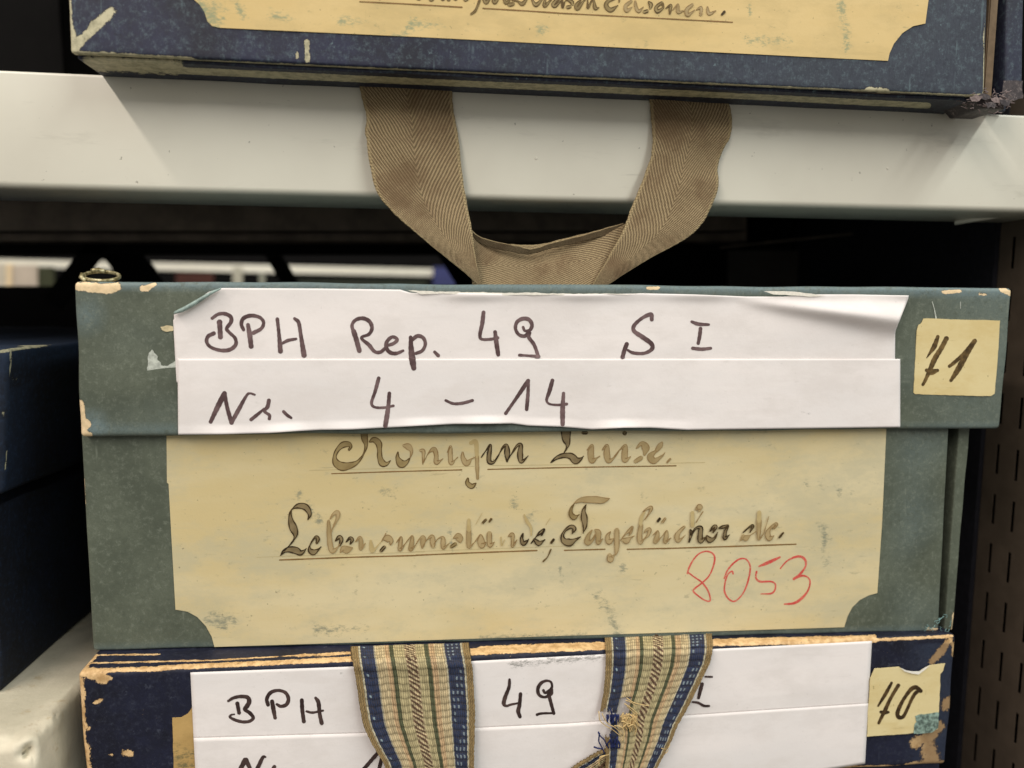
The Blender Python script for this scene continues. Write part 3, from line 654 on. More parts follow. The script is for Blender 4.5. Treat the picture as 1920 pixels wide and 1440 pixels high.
calli([
 (Z3, 'mid', [[(345, 345, 22), (368, 305, 34), (340, 275, 62), (270, 285, 66), (205, 350, 44), (176, 430, 44), (196, 500, 80), (262, 540, 96), (350, 532, 76), (440, 495, 44), (500, 430, 22), (540, 350, 22), (552, 280, 44), (534, 200, 72), (528, 120, 80)],
    [(592, 246, 16), (648, 222, 62), (702, 262, 72), (714, 340, 54), (718, 430, 58), (748, 500, 76), (800, 508, 44), (845, 472, 6)],
    [(935, 368, 12), (932, 440, 48), (975, 508, 90), (1036, 492, 50), (1078, 440, 8)], [(1775, 682, 18), (1770, 740, 50), (1820, 778, 58), (1872, 742, 12)]]),
 (Z3, 'light', [[(1000, 290, 26), (1060, 305, 70), (1098, 360, 34), (1082, 440, 10)], [(1205, 350, 30), (1240, 355, 40), (1240, 430, 30), (1234, 516, 6)], [(1240, 500, 6), (1300, 385, 10), (1365, 335, 54), (1394, 400, 46), (1396, 490, 52), (1440, 475, 22), (1476, 448, 5)],
    [(1528, 372, 6), (1566, 302, 28), (1563, 400, 50), (1575, 500, 46), (1620, 462, 10), (1652, 430, 5)], [(1712, 372, 20), (1716, 440, 48), (1760, 500, 66), (1820, 450, 14), (1862, 430, 6)]]),
 (Z3, 'light', [[(1884, 420, 40), (1887, 560, 40), (1892, 690, 24)]]),
 (Z3, 'faint', [[(1810, 260, 40), (1870, 250, 50), (1884, 420, 40)]]),
 (Z4, 'dark', [[(190, 300, 5), (232, 240, 10), (266, 200, 20), (256, 270, 34), (256, 335, 36), (292, 342, 22), (330, 290, 8), (368, 222, 14), (400, 200, 26), (406, 270, 44), (405, 338, 8)], [(405, 330, 6), (450, 262, 10), (490, 204, 22), (520, 198, 28), (514, 270, 44), (522, 334, 34), (552, 320, 14), (582, 288, 5)],
    [(898, 60, 80), (900, 140, 66), (912, 190, 38), (902, 230, 12), (876, 272, 6)], [(772, 345, 6), (820, 306, 28), (880, 286, 38), (940, 292, 50), (980, 326, 60), (1020, 316, 24), (1046, 290, 4)], [(1040, 96, 24), (1070, 94, 26)], [(1390, 98, 34), (1392, 108, 22)]]),
 (Z4, 'light', [[(1078, 240, 10), (1116, 202, 24), (1106, 262, 48), (1116, 328, 44), (1150, 312, 16), (1182, 290, 5)], [(1204, 238, 10), (1242, 202, 24), (1240, 270, 48), (1255, 328, 40), (1292, 312, 16), (1350, 236, 8)], [(1350, 238, 8), (1396, 202, 24), (1390, 270, 48), (1394, 325, 38), (1442, 294, 5)],
    [(1488, 226, 8), (1534, 186, 34), (1566, 222, 58), (1556, 282, 14)], [(1482, 334, 30), (1526, 306, 34)], [(1652, 252, 22), (1686, 204, 40), (1704, 176, 14)], [(1655, 246, 12), (1606, 292, 50), (1636, 330, 46), (1700, 292, 14), (1728, 260, 4)], [(1744, 345, 12), (1772, 314, 14)]]),
 (Z5, 'dark', [[(495, 348, 5), (516, 282, 44), (470, 200, 70), (390, 182, 60), (312, 216, 16), (284, 272, 26), (290, 360, 60), (320, 450, 88), (344, 520, 56), (328, 585, 18), (268, 662, 12), (205, 725, 10)], [(168, 776, 5), (212, 724, 40), (272, 706, 64), (352, 718, 80), (402, 746, 58), (442, 728, 34), (475, 694, 4)],
    [(600, 632, 22), (614, 580, 44), (592, 552, 30), (550, 600, 14), (515, 668, 18), (520, 715, 48), (562, 738, 66), (620, 705, 20), (652, 674, 4)], [(954, 616, 10), (1000, 566, 30), (1026, 590, 40), (1004, 640, 12)], [(826, 602, 14), (872, 556, 44), (896, 590, 44), (876, 660, 18)], [(1372, 722, 34), (1412, 676, 36)]]),
 (Z5, 'light', [[(762, 340, 10), (800, 282, 28), (846, 262, 54), (852, 320, 38), (806, 420, 16), (772, 500, 12)], [(742, 360, 24), (746, 460, 46), (752, 560, 52), (764, 660, 56), (790, 722, 56), (842, 690, 20), (880, 640, 8)],
    [(884, 744, 8), (916, 692, 52), (960, 706, 84), (1032, 684, 8)], [(1068, 612, 10), (1118, 560, 32), (1132, 620, 46), (1130, 700, 34), (1184, 630, 5)], [(1402, 580, 26), (1450, 572, 80), (1492, 600, 52), (1486, 650, 12)],
    [(1558, 622, 6), (1612, 556, 20), (1604, 640, 44), (1600, 708, 38), (1660, 640, 10), (1742, 540, 12), (1742, 620, 46), (1728, 706, 44), (1790, 650, 6)], [(1380, 610, 6), (1430, 512, 10)]]),
 (Z5, 'faint', [[(1248, 600, 22), (1258, 680, 48), (1272, 726, 36), (1340, 650, 10), (1400, 580, 8)]]),
 (Z6, 'light', [[(0, 645, 5), (40, 582, 14), (84, 562, 50), (80, 640, 50), (75, 692, 8)], [(80, 670, 6), (130, 592, 10), (192, 548, 40), (200, 612, 58), (205, 670, 40)], [(215, 640, 8), (270, 572, 10), (322, 562, 30), (326, 622, 54), (330, 686, 34), (402, 630, 5)], [(448, 572, 8), (505, 540, 60), (524, 580, 76), (532, 620, 16)],
    [(634, 470, 46), (634, 580, 56), (636, 680, 32), (692, 630, 6)], [(702, 624, 5), (770, 532, 18), (780, 600, 76), (792, 660, 60), (838, 618, 10)], [(880, 515, 54), (880, 600, 54), (890, 655, 48), (944, 615, 5)], [(1110, 548, 12), (1154, 528, 48), (1160, 600, 34), (1160, 668, 30), (1212, 590, 4)]]),
 (Z6, 'mid', [[(424, 672, 34), (472, 640, 40)], [(800, 388, 22), (840, 346, 24)], [(880, 374, 18), (904, 338, 22)], [(1622, 622, 22), (1652, 590, 22)], [(1620, 702, 12), (1582, 790, 11), (1526, 850, 15)]]),
 (Z6, 'faint', [[(634, 350, 30), (634, 470, 46)], [(720, 402, 5), (794, 268, 5)], [(1020, 560, 14), (1028, 660, 12), (1064, 590, 8)], [(1300, 290, 16), (1334, 370, 36), (1378, 440, 28), (1384, 540, 12)], [(1560, 410, 5), (1610, 330, 5)]]),
 (Z6, 'dark', [[(1284, 512, 12), (1268, 580, 38), (1288, 632, 54), (1332, 606, 24), (1354, 580, 5)], [(1382, 632, 5), (1440, 556, 12), (1496, 500, 36), (1540, 462, 20), (1508, 536, 18)], [(1420, 585, 30), (1470, 630, 60), (1516, 610, 26), (1544, 590, 4)]]),
 (Z7, 'light', [[(352, 242, 14), (430, 204, 56), (520, 196, 78), (640, 198, 86), (740, 206, 76), (835, 182, 10)], [(592, 618, 12), (540, 700, 50), (530, 788, 78), (590, 768, 36), (640, 680, 16)], [(640, 618, 30), (676, 650, 70), (680, 720, 62), (680, 795, 54), (742, 738, 6)],
    [(848, 642, 12), (808, 700, 46), (826, 780, 72), (890, 738, 14)], [(936, 620, 58), (936, 750, 62), (934, 880, 56), (918, 966, 14)], [(988, 762, 6), (1050, 682, 18), (1112, 622, 40), (1152, 574, 28), (1130, 650, 26), (1104, 700, 10)], [(1018, 756, 40), (1070, 764, 80), (1120, 730, 30), (1176, 700, 4)],
    [(1320, 480, 6), (1388, 380, 24), (1410, 310, 46), (1358, 322, 30), (1300, 366, 12)], [(1270, 550, 50), (1256, 640, 60), (1250, 720, 66), (1262, 792, 52), (1310, 748, 14), (1368, 690, 34), (1388, 610, 48), (1340, 622, 28), (1318, 660, 8)],
    [(1434, 692, 5), (1502, 632, 20), (1492, 710, 56), (1470, 788, 44), (1550, 720, 8), (1624, 632, 20), (1620, 710, 56), (1608, 786, 44), (1684, 728, 5)], [(1872, 572, 28), (1806, 636, 46), (1768, 700, 62), (1784, 766, 54), (1842, 730, 16), (1884, 688, 4)], [(1566, 514, 28), (1606, 458, 28)], [(836, 966, 50), (846, 1026, 80), (900, 960, 10)]]),
 (Z7, 'faint', [[(1318, 372, 24), (1284, 430, 40), (1262, 540, 46)]]),
 (Z7, 'mid', [[(346, 250, 6), (302, 330, 38), (300, 400, 58), (342, 440, 72), (392, 420, 22), (412, 404, 4)]]),
 (Z7, 'dark', [[(508, 268, 6), (476, 350, 48), (482, 450, 84), (492, 560, 56), (468, 664, 6)], [(318, 668, 8), (346, 600, 54), (300, 572, 50), (222, 622, 32), (182, 700, 40), (204, 768, 78), (280, 790, 96), (352, 758, 46), (432, 714, 5)], [(1500, 502, 26), (1532, 458, 26)], [(26, 800, 24), (62, 746, 24)]]),
 (Z8, 'light', [[(408, 222, 18), (450, 190, 64), (446, 240, 24)], [(490, 244, 8), (410, 372, 5)], [(960, 560, 16), (990, 556, 62), (1050, 520, 10), (1112, 478, 5)], [(930, 592, 8), (962, 530, 34)], [(1148, 350, 54), (1145, 480, 44), (1142, 574, 20), (1200, 500, 8), (1262, 300, 5)], [(1322, 450, 12), (1350, 392, 40), (1280, 440, 26), (1250, 500, 54), (1270, 560, 54), (1324, 528, 6)]]),
 (Z8, 'faint', [[(366, 262, 42), (366, 410, 40)], [(1150, 256, 44), (1148, 350, 50)]]),
 (Z8, 'dark', [[(342, 460, 22), (350, 510, 36), (326, 604, 12)], [(345, 520, 20), (410, 440, 26), (462, 440, 48), (456, 520, 56), (462, 590, 56), (520, 550, 14)], [(572, 476, 14), (618, 420, 34), (642, 424, 36), (608, 492, 12)], [(534, 530, 20), (566, 575, 66), (622, 560, 30), (662, 488, 5)],
    [(676, 440, 14), (730, 424, 36), (786, 408, 16), (752, 480, 36), (746, 556, 44), (802, 518, 5)], [(960, 492, 8), (1030, 430, 20), (1074, 414, 32), (1040, 492, 12)], [(1384, 552, 18), (1432, 494, 20)]])], BP, gbl, .00036)
marker('crayon_number', M['red'], [(Z8, 15, [[(315, 960), (380, 1008), (480, 1080), (550, 1180), (574, 1288), (520, 1290), (440, 1240), (376, 1180), (400, 1142), (480, 1080), (560, 1000), (612, 880), (626, 780), (590, 728), (520, 712), (440, 742), (370, 820), (322, 915), (308, 970)],
      [(842, 975), (830, 945), (780, 985), (748, 1080), (740, 1170), (772, 1250), (835, 1298), (892, 1280), (962, 1200), (1012, 1080), (1042, 940), (1036, 862), (990, 802), (920, 802), (850, 850), (780, 930), (738, 1030)],
      [(1145, 890, 16), (1250, 846, 30), (1390, 782, 18)], [(1118, 950), (1110, 1022), (1160, 1066, 20), (1280, 1066, 18), (1335, 1092), (1335, 1160), (1290, 1206), (1170, 1212, 8)],
      [(1398, 912, 12), (1470, 830), (1560, 782, 22), (1640, 775, 22), (1692, 820, 20), (1690, 892), (1630, 978, 24), (1556, 1036, 26)], [(1556, 1034, 22), (1640, 1000, 24), (1712, 1012), (1746, 1070), (1722, 1170), (1652, 1260, 24), (1560, 1320, 26), (1445, 1332, 14)]])], BP, gbl, .00036, 1.25)

# white strips on the lid
def HS(x, y):
    h = .0004 + lift1(x, y, 0)
    return max(h, .0006 + lift2(x, y, (y - 673) / (np.interp(x, BX, BY) - 673))) if y > 671 else h
BX = [334, 420, 500, 560, 600, 660, 740, 790, 850, 960, 990, 1050, 1110, 1170, 1220, 1290, 1688]
BY = [815, 814, 812, 808, 806, 805, 801, 798, 795, 794, 798, 800, 805, 802, 802, 806, 801]
def strip(name, top, bot, pl, parent, lift, base=.0004, nu=200, nv=34, mat=None, stains=(), label=None, left=None, right=None):
    tx = [p[0] for p in top]; ty = [p[1] for p in top]; bx = [p[0] for p in bot]; by = [p[1] for p in bot]
    u = np.linspace(0, 1, nu); v = np.linspace(0, 1, nv); V = []; A = []
    for vv in v:
        for uu in u:
            X0 = tx[0] + (tx[-1] - tx[0]) * uu; X1 = bx[0] + (bx[-1] - bx[0]) * uu
            y0_ = np.interp(X0, tx, ty); y1_ = np.interp(X1, bx, by)
            if left is not None: X0 = X0
            x = X0 + (X1 - X0) * vv; y = y0_ + (y1_ - y0_) * vv
            if right is not None: x += right(uu, y)
            V.append(P(x, y, pl[0], pl[1], base + lift(x, y, vv))); A.append((x, y))
    A = np.array(A)
    return mesh(name, V, grid_faces(nu, nv), mat or M['white'], parent, True, {'stain': capsule(A[:, 0], A[:, 1], stains)}, solid=.00012, off=-1, label=label)
g = lambda x, c, s_: math.exp(-((x - c) / s_) ** 2)
def lift1(x, y, v):
    rid = 568 + (x - 1430) * .12            # ridge of the loose paper, deepest towards the right end
    h = .0046 * g(y, rid, 11 + max(0, x - 1430) * .05) * min(1, max(0, (x - 1380) / 230))
    h += .0007 * g(y, 553, 10) * min(1, max(0, (x - 780) / 90)) * (1 + .5 * math.sin(x * .03))
    h += .0012 * max(0, 1 - ((x - 330) + (y - 580) * .9) / 90) * max(0, 1 - (y - 545) / 60) if x < 470 else 0
    return h + .00012 * math.sin(x * .011 + y * .03)
st1 = strip('paper_label', [(326, 590), (345, 578), (370, 562), (392, 547), (415, 540), (600, 541), (750, 543), (770, 549), (850, 549), (950, 551), (1100, 552), (1210, 550), (1300, 552), (1400, 556), (1470, 556), (1530, 552), (1600, 552), (1704, 554)],
      [(333, 717), (1000, 716), (1682, 690)], GL, gb, lift1, .0004, 300, 50,
      right=lambda uu, y: (uu ** 30) * (-14 * max(0, min(1, (y - 560) / 60)) + 10 * max(0, min(1, (y - 625) / 65))) + (1 - uu) ** 60 * (-2 if y > 600 else 0), label='upper white strip with one loose wavy end')
def lift2(x, y, v):
    h = .0001 + .0016 * max(0, v - .88) / .12 * (g(x, 520, 180) + g(x, 880, 160) + g(x, 1180, 90)) * (.7 + .3 * math.sin(x * .05))
    return h + .0001 * math.sin(x * .013 + y * .02)
st2 = strip('paper_label', [(333, 673), (1000, 673), (1688, 673)], [(334, 815), (420, 814), (500, 812), (560, 808), (600, 806), (660, 805), (740, 801), (790, 798), (850, 795), (960, 794), (990, 798), (1050, 800), (1110, 805), (1170, 802), (1220, 802), (1290, 806), (1688, 801)],
      GL, gb, lift2, .0006, 300, 40, stains=[(1500, 772, 1520, 776, 2)])
TA, TB = (300, 500, 2.4), (1100, 500, 2.3415)
marker('handwriting', M['marker'], [(TA, 15, [
    [(235, 232), (262, 214), (292, 212), (318, 226), (319, 250), (300, 278), (312, 296), (338, 322), (340, 352), (312, 374), (270, 376), (228, 362), (210, 338), (216, 314), (242, 300)], [(268, 250, 22), (272, 316, 22)],
    [(376, 284), (366, 258), (376, 232), (410, 220), (448, 228), (466, 250), (456, 278), (420, 298)], [(396, 262, 14), (404, 310, 20), (410, 358, 22)],
    [(528, 236, 14), (535, 300, 16), (542, 380, 18)], [(548, 346, 10), (576, 332), (612, 325, 12)], [(606, 234, 12), (624, 252), (634, 310, 17), (648, 398, 20)],
    [(872, 292, 22), (884, 330, 22), (897, 378, 18)], [(872, 296, 16), (864, 264), (880, 240), (912, 232), (942, 246), (954, 276), (940, 304), (906, 320, 12), (940, 352), (966, 382, 13), (992, 384), (1014, 366)],
    [(1018, 356, 11), (1050, 346), (1068, 328), (1046, 316), (1022, 336), (1018, 364), (1036, 386), (1064, 390), (1094, 378, 12)], [(1128, 318, 16), (1130, 366, 22), (1136, 420, 24), (1142, 456, 20)], [(1132, 332, 13), (1158, 312), (1184, 320), (1194, 348), (1180, 378), (1152, 390, 13)], [(1236, 384, 14), (1252, 400, 16)],
    [(1456, 206, 14), (1450, 256, 17), (1440, 306, 16), (1448, 326, 12), (1490, 326, 11), (1520, 320, 12)], [(1508, 294, 16), (1514, 342, 17), (1522, 396, 16)],
    [(1634, 272, 12), (1642, 288, 12), (1664, 286), (1674, 262), (1660, 238), (1632, 234), (1606, 250), (1600, 280), (1616, 306), (1642, 312), (1662, 296, 14), (1660, 318, 14), (1684, 352, 15), (1702, 402, 16)], [(1618, 398, 14), (1650, 400, 10), (1704, 404, 13)]]),
    (TB, 17, [[(286, 232, 14), (282, 210, 16), (246, 224, 13), (210, 256), (208, 282), (244, 308), (284, 338), (286, 362), (252, 380, 14), (204, 378, 12), (180, 366, 8)], [(176, 340, 18), (166, 366, 18), (158, 396, 18)],
        [(462, 242, 10), (492, 252, 14), (536, 254, 11)], [(500, 272, 14), (496, 306, 16), (490, 336, 14)], [(466, 358, 12), (505, 362, 14), (545, 358, 13)]])], GL, st1, .00006, 1.12, H=HS)
marker('handwriting', M['marker'], [(TA, 16, [
    [(228, 698, 18), (254, 642, 20), (290, 570, 20)], [(290, 572, 18), (304, 640, 17), (322, 702, 16)], [(322, 702, 16), (350, 650, 16), (388, 582, 13), (404, 570, 10), (426, 576, 9)],
    [(410, 688, 13), (440, 664, 13), (468, 640, 10)], [(490, 602, 15), (484, 630, 17), (470, 650, 14), (492, 668, 14), (492, 684, 14)], [(556, 652, 12), (572, 668, 14), (590, 680, 12)],
    [(984, 502, 14), (968, 562, 15), (952, 612, 13), (966, 632, 10), (1010, 634, 10), (1050, 626, 11)], [(1032, 570, 16), (1026, 640, 18), (1014, 716, 18)],
    [(1286, 602, 11), (1320, 616, 13), (1362, 614, 13), (1406, 602, 11)], [(1556, 660, 13), (1606, 588, 15), (1656, 514, 16)], [(1658, 512, 14), (1656, 570, 14), (1650, 642, 14)],
    [(1766, 512, 14), (1752, 562, 16), (1740, 600, 12), (1754, 618, 10), (1796, 622, 10), (1830, 618, 11)], [(1816, 570, 15), (1812, 640, 18), (1812, 710, 18)]])], GL, st2, .00006, 1.12, H=HS)
# curled flap of the cover at the label's corner
pth = [(327, 586, 3.0), (343, 580, 5.6), (360, 571, 6.6), (378, 560, 6.0), (396, 549, 4.0), (414, 541, 1.4)]
V = []; Fc = []
for i, (x_, y_, r_) in enumerate(pth):
    c0 = P(x_, y_, 0, 0, .0026)
    for k_ in range(12):
        a0 = 5.2 * k_ / 11 + .6; rr = r_ * .00021 * (1 - .03 * k_)
        V.append(c0 + Vector((.35 * math.cos(a0) * rr, math.sin(a0) * rr * .8, math.cos(a0) * rr)))
    if i:
        for k_ in range(11): q = (i - 1) * 12 + k_; Fc.append((q, q + 1, q + 13, q + 12))
mesh('curled_flap', V, Fc, M['curl'], gb, True, solid=.00012, label='curled torn corner of the cover paper')
sheet('torn_edge', M['torn'], [(765, 545), (860, 547), (940, 549), (1010, 549), (1100, 551), (1215, 550), (1100, 554), (950, 553), (850, 551), (790, 551)], GL, gb, w=.0012, wig=1.0, sub=5)
sheet('torn_edge', M['torn'], [(1432, 546), (1480, 546), (1536, 553), (1548, 554), (1520, 556), (1480, 553), (1450, 552)], GL, gb, w=.0022, wig=.6, sub=5)
# paper remnants beside the strips
sheet('paper_remnant', M['remcream'], [(301, 613), (312, 610), (324, 612), (325, 621), (312, 622), (303, 619)], GL, gb, wig=.7, sub=3, w=.00015)
sheet('paper_remnant', M['remnant'], [(278, 668), (283, 655), (292, 662), (297, 678), (306, 687), (320, 683), (334, 672), (334, 706), (312, 704), (300, 712), (280, 712), (276, 695)], GL, gb, wig=1.6, sub=3, seed=2, w=.00015)
sheet('paper_remnant', M['remnant'], [(278, 722), (284, 724), (284, 732), (278, 732)], GL, gb, wig=1, sub=3, seed=4, w=.00015)
sheet('paper_remnant', M['remnant'], [(297, 724), (302, 728), (308, 722), (309, 730), (300, 733), (295, 730)], GL, gb, wig=1, sub=3, seed=5, w=.00015)
sheet('paper_remnant', M['remnant'], [(306, 748), (318, 744), (334, 748), (334, 756), (322, 758), (312, 754)], GL, gb, wig=1.3, sub=3, seed=6, w=.00015)
nl = sheet('number_label', M['label_no'], [(1732, 597), (1800, 599), (1875, 601), (1871, 670), (1865, 738), (1858, 743), (1780, 741), (1716, 739), (1713, 736), (1716, 680), (1719, 620), (1722, 610), (1728, 606)], GL, gb, w=.0003, th=.0002, wig=.5, sub=8,
      stains=[(1862, 742, 1860, 742, 3)])
T71 = (1650, 544, 5.9)
marker('handwriting', M['brush'], [(T71, 50, [[(640, 515, 44), (602, 620, 58), (560, 685, 32), (518, 748, 10)], [(735, 535, 52), (680, 640, 60), (612, 750, 56), (562, 860, 48), (505, 990, 42), (476, 1044, 36)], [(516, 885, 44), (562, 906, 70), (636, 888, 34)],
      [(768, 842, 32), (830, 794, 40), (930, 700, 46), (1048, 562, 46)], [(1048, 564, 44), (944, 736, 62), (856, 890, 56), (786, 998, 40)]])], GL, nl, .00036)
marker('scuff_mark', M['remnant'], [((0, 0, 1), 1.6, [[(1748, 566), (1752, 580), (1755, 596, 3)], [(1801, 561), (1801, 578)], [(1562, 561, 1), (1563, 563, 1)]])], GL, gb, .00012)
# loose teal fibres at the lower corner of the body
lines = []
for i in range(13):
    c0 = P(1738 + rs.random() * 50, 1152 + rs.random() * 42, .0035 - .001 * rs.random()); a0 = rs.uniform(0, 6.28); q = [c0]
    for k_ in range(4): a0 += rs.gauss(0, .7); q.append(q[-1] + Vector((math.cos(a0), rs.gauss(0, .2), math.sin(a0))) * .0008)
    lines.append(q)
tubes('frayed_fibre', M['thread_teal'], lines, .00014, gb, kind='stuff')

# ---------------------------------------------------------------- box 70 below
zt = zbt - .0004
yl, yr = y_for_z(146, 1262, zt), y_for_z(1792, 1193, P(1761, 1184, .004).z - .0004)
print('box70 yl yr', yl, yr)
yl = min(yl, -.006); yr = min(yr, .003)
pl_, pr_ = P(146, 1262, yl), P(1792, 1193, yr)
sl = (yr - yl) / (pr_.x - pl_.x); y70 = yl - sl * pl_.x; P70 = (y70, sl)
b7 = thing('archive_box', P(960, 1438, y70, sl), 'scuffed navy archive box with striped webbing straps and number 70', 'archive box', 'old archive boxes stacked on the shelving')
FQ = [P(144, 1261, *P70), P(1794, 1190, *P70), P(1774, 1434, *P70), P(166, 1520, *P70)]
dv = Vector((-sl, 1, 0)).normalized() * .24
lbox('lid', M['navy'], FQ, .24, b7, tint=lambda px, py, s: np.clip((px - 1690) / 50, 0, 1) * (py > 1205) * (px < 1786), r=.0018, step=.0010, wob=.00025, seed=11, back=[q + dv for q in FQ],
     wear=[(146, 1262, 190, 1264, 9), (190, 1268, 208, 1272, 4), (150, 1275, 156, 1440, 8, 5), (152, 1258, 300, 1254, 4.5, 3), (300, 1252, 660, 1236, 4.6, 2.5), (660, 1235, 900, 1222, 6, 2.5), (890, 1222, 1150, 1211, 6.5, 3), (1150, 1211, 1640, 1200, 5, 3), (900, 1214, 1150, 1206, 3, 3), (1150, 1206, 1640, 1194, 3.5, 3), (1640, 1200, 1785, 1193, 3.0, 2.5),
           (178, 1228, 300, 1227, 1.4, 1.6), (175, 1243, 400, 1238, 1.5, 1.8), (400, 1238, 560, 1229, 1.3, 1.6), (560, 1229, 660, 1224, 2.5, 3), (160, 1248, 176, 1230, 6),
           (186, 1274, 196, 1276, 6), (178, 1318, 190, 1312, 3.5), (232, 1412, 246, 1413, 6), (206, 1415, 210, 1416, 3), (162, 1362, 166, 1366, 5), (160, 1400, 164, 1440, 8),
           (1748, 1240, 1782, 1200, 6.5), (1776, 1318, 1780, 1318, 12), (1718, 1392, 1742, 1386, 11), (1742, 1386, 1762, 1362, 9), (1740, 1400, 1748, 1432, 14), (1700, 1434, 1776, 1430, 4.5), (1500, 1441, 1700, 1437, 3.0),
           (1792, 1200, 1776, 1420, 1.9), (1786, 1208, 1789, 1228, 4), (1788, 1380, 1784, 1400, 3)])
bodyq = [P(170, 1400, y70 + .003, sl), P(1765, 1400, y70 + .003, sl), P(1745, 1800, y70 + .003, sl), P(190, 1800, y70 + .003, sl)]
lbox('body', M['navy'], bodyq, .23, b7, r=.0015, step=.003, seed=12, edge=.4)
old = sheet('paper_label', M['label_old'], [(323, 1346), (340, 1345), (352, 1338), (358, 1330), (362, 1322), (420, 1322), (420, 1560), (332, 1560), (326, 1450)], P70, b7, w=.0002, th=.00015, wig=.5, stains=[(330, 1412, 362, 1420, 16), (330, 1432, 360, 1436, 10)], label='old brown label mostly covered by the white strips')
def lift7(x, y, v): return .0001 * math.sin(x * .012 + y * .02)
w1 = strip('paper_label', [(357, 1261), (660, 1250), (880, 1240), (1150, 1226), (1400, 1214), (1635, 1202)], [(363, 1386), (700, 1376), (1060, 1359), (1400, 1336), (1628, 1321)], P70, b7, lift7, .0005, 160, 24,
      stains=[(960, 1246, 1110, 1232, 9), (1100, 1232, 1180, 1232, 10), (640, 1262, 644, 1264, 4)])
w2 = strip('paper_label', [(363, 1384), (700, 1374), (1060, 1357), (1400, 1334), (1628, 1319)], [(372, 1560), (1060, 1520), (1622, 1432)], P70, b7, lift7, .0008, 160, 24, stains=[(958, 1415, 959, 1415, 1.5), (1515, 1378, 1516, 1379, 1.5)])
TL7, T49, T1R = (300, 1100, 4.235), (880, 1180, 5.54), (1000, 1140, 4.8)
marker('handwriting', M['marker_dark'], [(TL7, 28, [
    [(542, 908, 22), (582, 884), (640, 872), (696, 880, 30), (708, 914, 34), (690, 950, 36), (672, 974, 30), (714, 1004, 34), (740, 1042, 30), (712, 1068, 26), (660, 1074, 24), (600, 1060, 24), (556, 1036, 22), (566, 1018, 18), (590, 1014, 14)], [(614, 928, 32), (628, 1002, 34)],
    [(858, 938, 34), (848, 892, 30), (878, 842), (938, 824, 24), (996, 842, 30), (1020, 890, 34), (1004, 936, 32), (960, 950, 26), (928, 934, 20)], [(890, 912, 30), (902, 980, 34), (914, 1042, 30)],
    [(1126, 902, 30), (1130, 980, 36), (1142, 1070, 32)], [(1164, 990, 18), (1212, 1000, 22), (1294, 984, 18)], [(1236, 884, 22), (1258, 920, 32), (1268, 1010, 34), (1284, 1084, 34)]]),
    (T49, 34, [[(418, 522, 28), (412, 600, 38), (374, 700, 40), (358, 770, 38), (384, 796, 24), (430, 782, 24), (500, 768, 22)], [(532, 670, 36), (522, 780, 44), (508, 850, 44), (526, 908, 34)],
      [(770, 634, 26), (786, 660, 28), (826, 640, 34), (858, 600, 30), (848, 548, 26), (800, 534, 28), (744, 560, 34), (712, 620, 34), (726, 682, 32), (784, 704, 30), (846, 672, 44), (850, 630, 50)], [(826, 680, 44), (852, 780, 38), (878, 874, 30)], [(704, 886, 28), (750, 874, 24), (884, 870, 24)]]),
    (T1R, 24, [[(1548, 618, 18), (1608, 620, 20)], [(1520, 684, 28), (1502, 750, 30), (1488, 810, 26)], [(1436, 846, 20), (1486, 854, 22), (1536, 880, 22), (1582, 882, 18)]])], P70, w1, .00062)
marker('handwriting', M['marker_dark'], [(TL7, 34, [[(632, 1460, 40), (676, 1378, 44)], [(684, 1376, 36), (716, 1450, 36), (734, 1520, 34)], [(734, 1520, 30), (780, 1430, 30), (816, 1356, 26), (836, 1352, 18)], [(880, 1480, 26), (908, 1430, 28)]]),
    ((600, 1160, 5.142), 34, [[(560, 1292, 34), (500, 1360, 40), (380, 1500, 36)], [(606, 1300, 34), (576, 1420, 40), (560, 1500, 36)]])], P70, w2, .00092)
n7 = sheet('number_label', M['label_no'], [(1640, 1254), (1664, 1252), (1686, 1250), (1694, 1257), (1720, 1264), (1728, 1256), (1744, 1247), (1772, 1244), (1768, 1258), (1763, 1264), (1762, 1310), (1758, 1368), (1700, 1376), (1626, 1381), (1628, 1330), (1632, 1272)], P70, b7, w=.0010, th=.00025, wig=.5, sub=6)
sheet('torn_edge', M['torn'], [(1688, 1252), (1697, 1256), (1712, 1259), (1724, 1259), (1734, 1252), (1743, 1248), (1732, 1258), (1722, 1265), (1710, 1263), (1696, 1259)], P70, b7, w=.0016, wig=.5, sub=4)
sheet('paper_remnant', M['mould'], [(1716, 1342), (1728, 1338), (1760, 1336), (1759, 1366), (1752, 1370), (1745, 1374), (1713, 1376), (1714, 1362), (1718, 1354)], P70, b7, w=.0012, wig=1.3, sub=4, label='blue green mouldy remnant')
marker('handwriting', M['brush_dark'], [((1600, 1180, 5.54), 34, [[(398, 556, 30), (368, 612, 38), (330, 680, 36), (258, 796, 18)], [(468, 582, 38), (420, 660, 40), (376, 740, 38), (334, 832, 38), (300, 900, 34), (264, 974, 30)], [(286, 858, 34), (320, 866, 44), (364, 860, 26)],
      [(700, 640, 38), (654, 604, 42), (604, 620, 44), (540, 700, 40), (484, 800, 40), (458, 880, 40), (480, 916, 40), (520, 904, 36), (560, 830, 36), (600, 740, 36), (640, 670, 36), (676, 640, 34)]])], P70, n7, .00108)

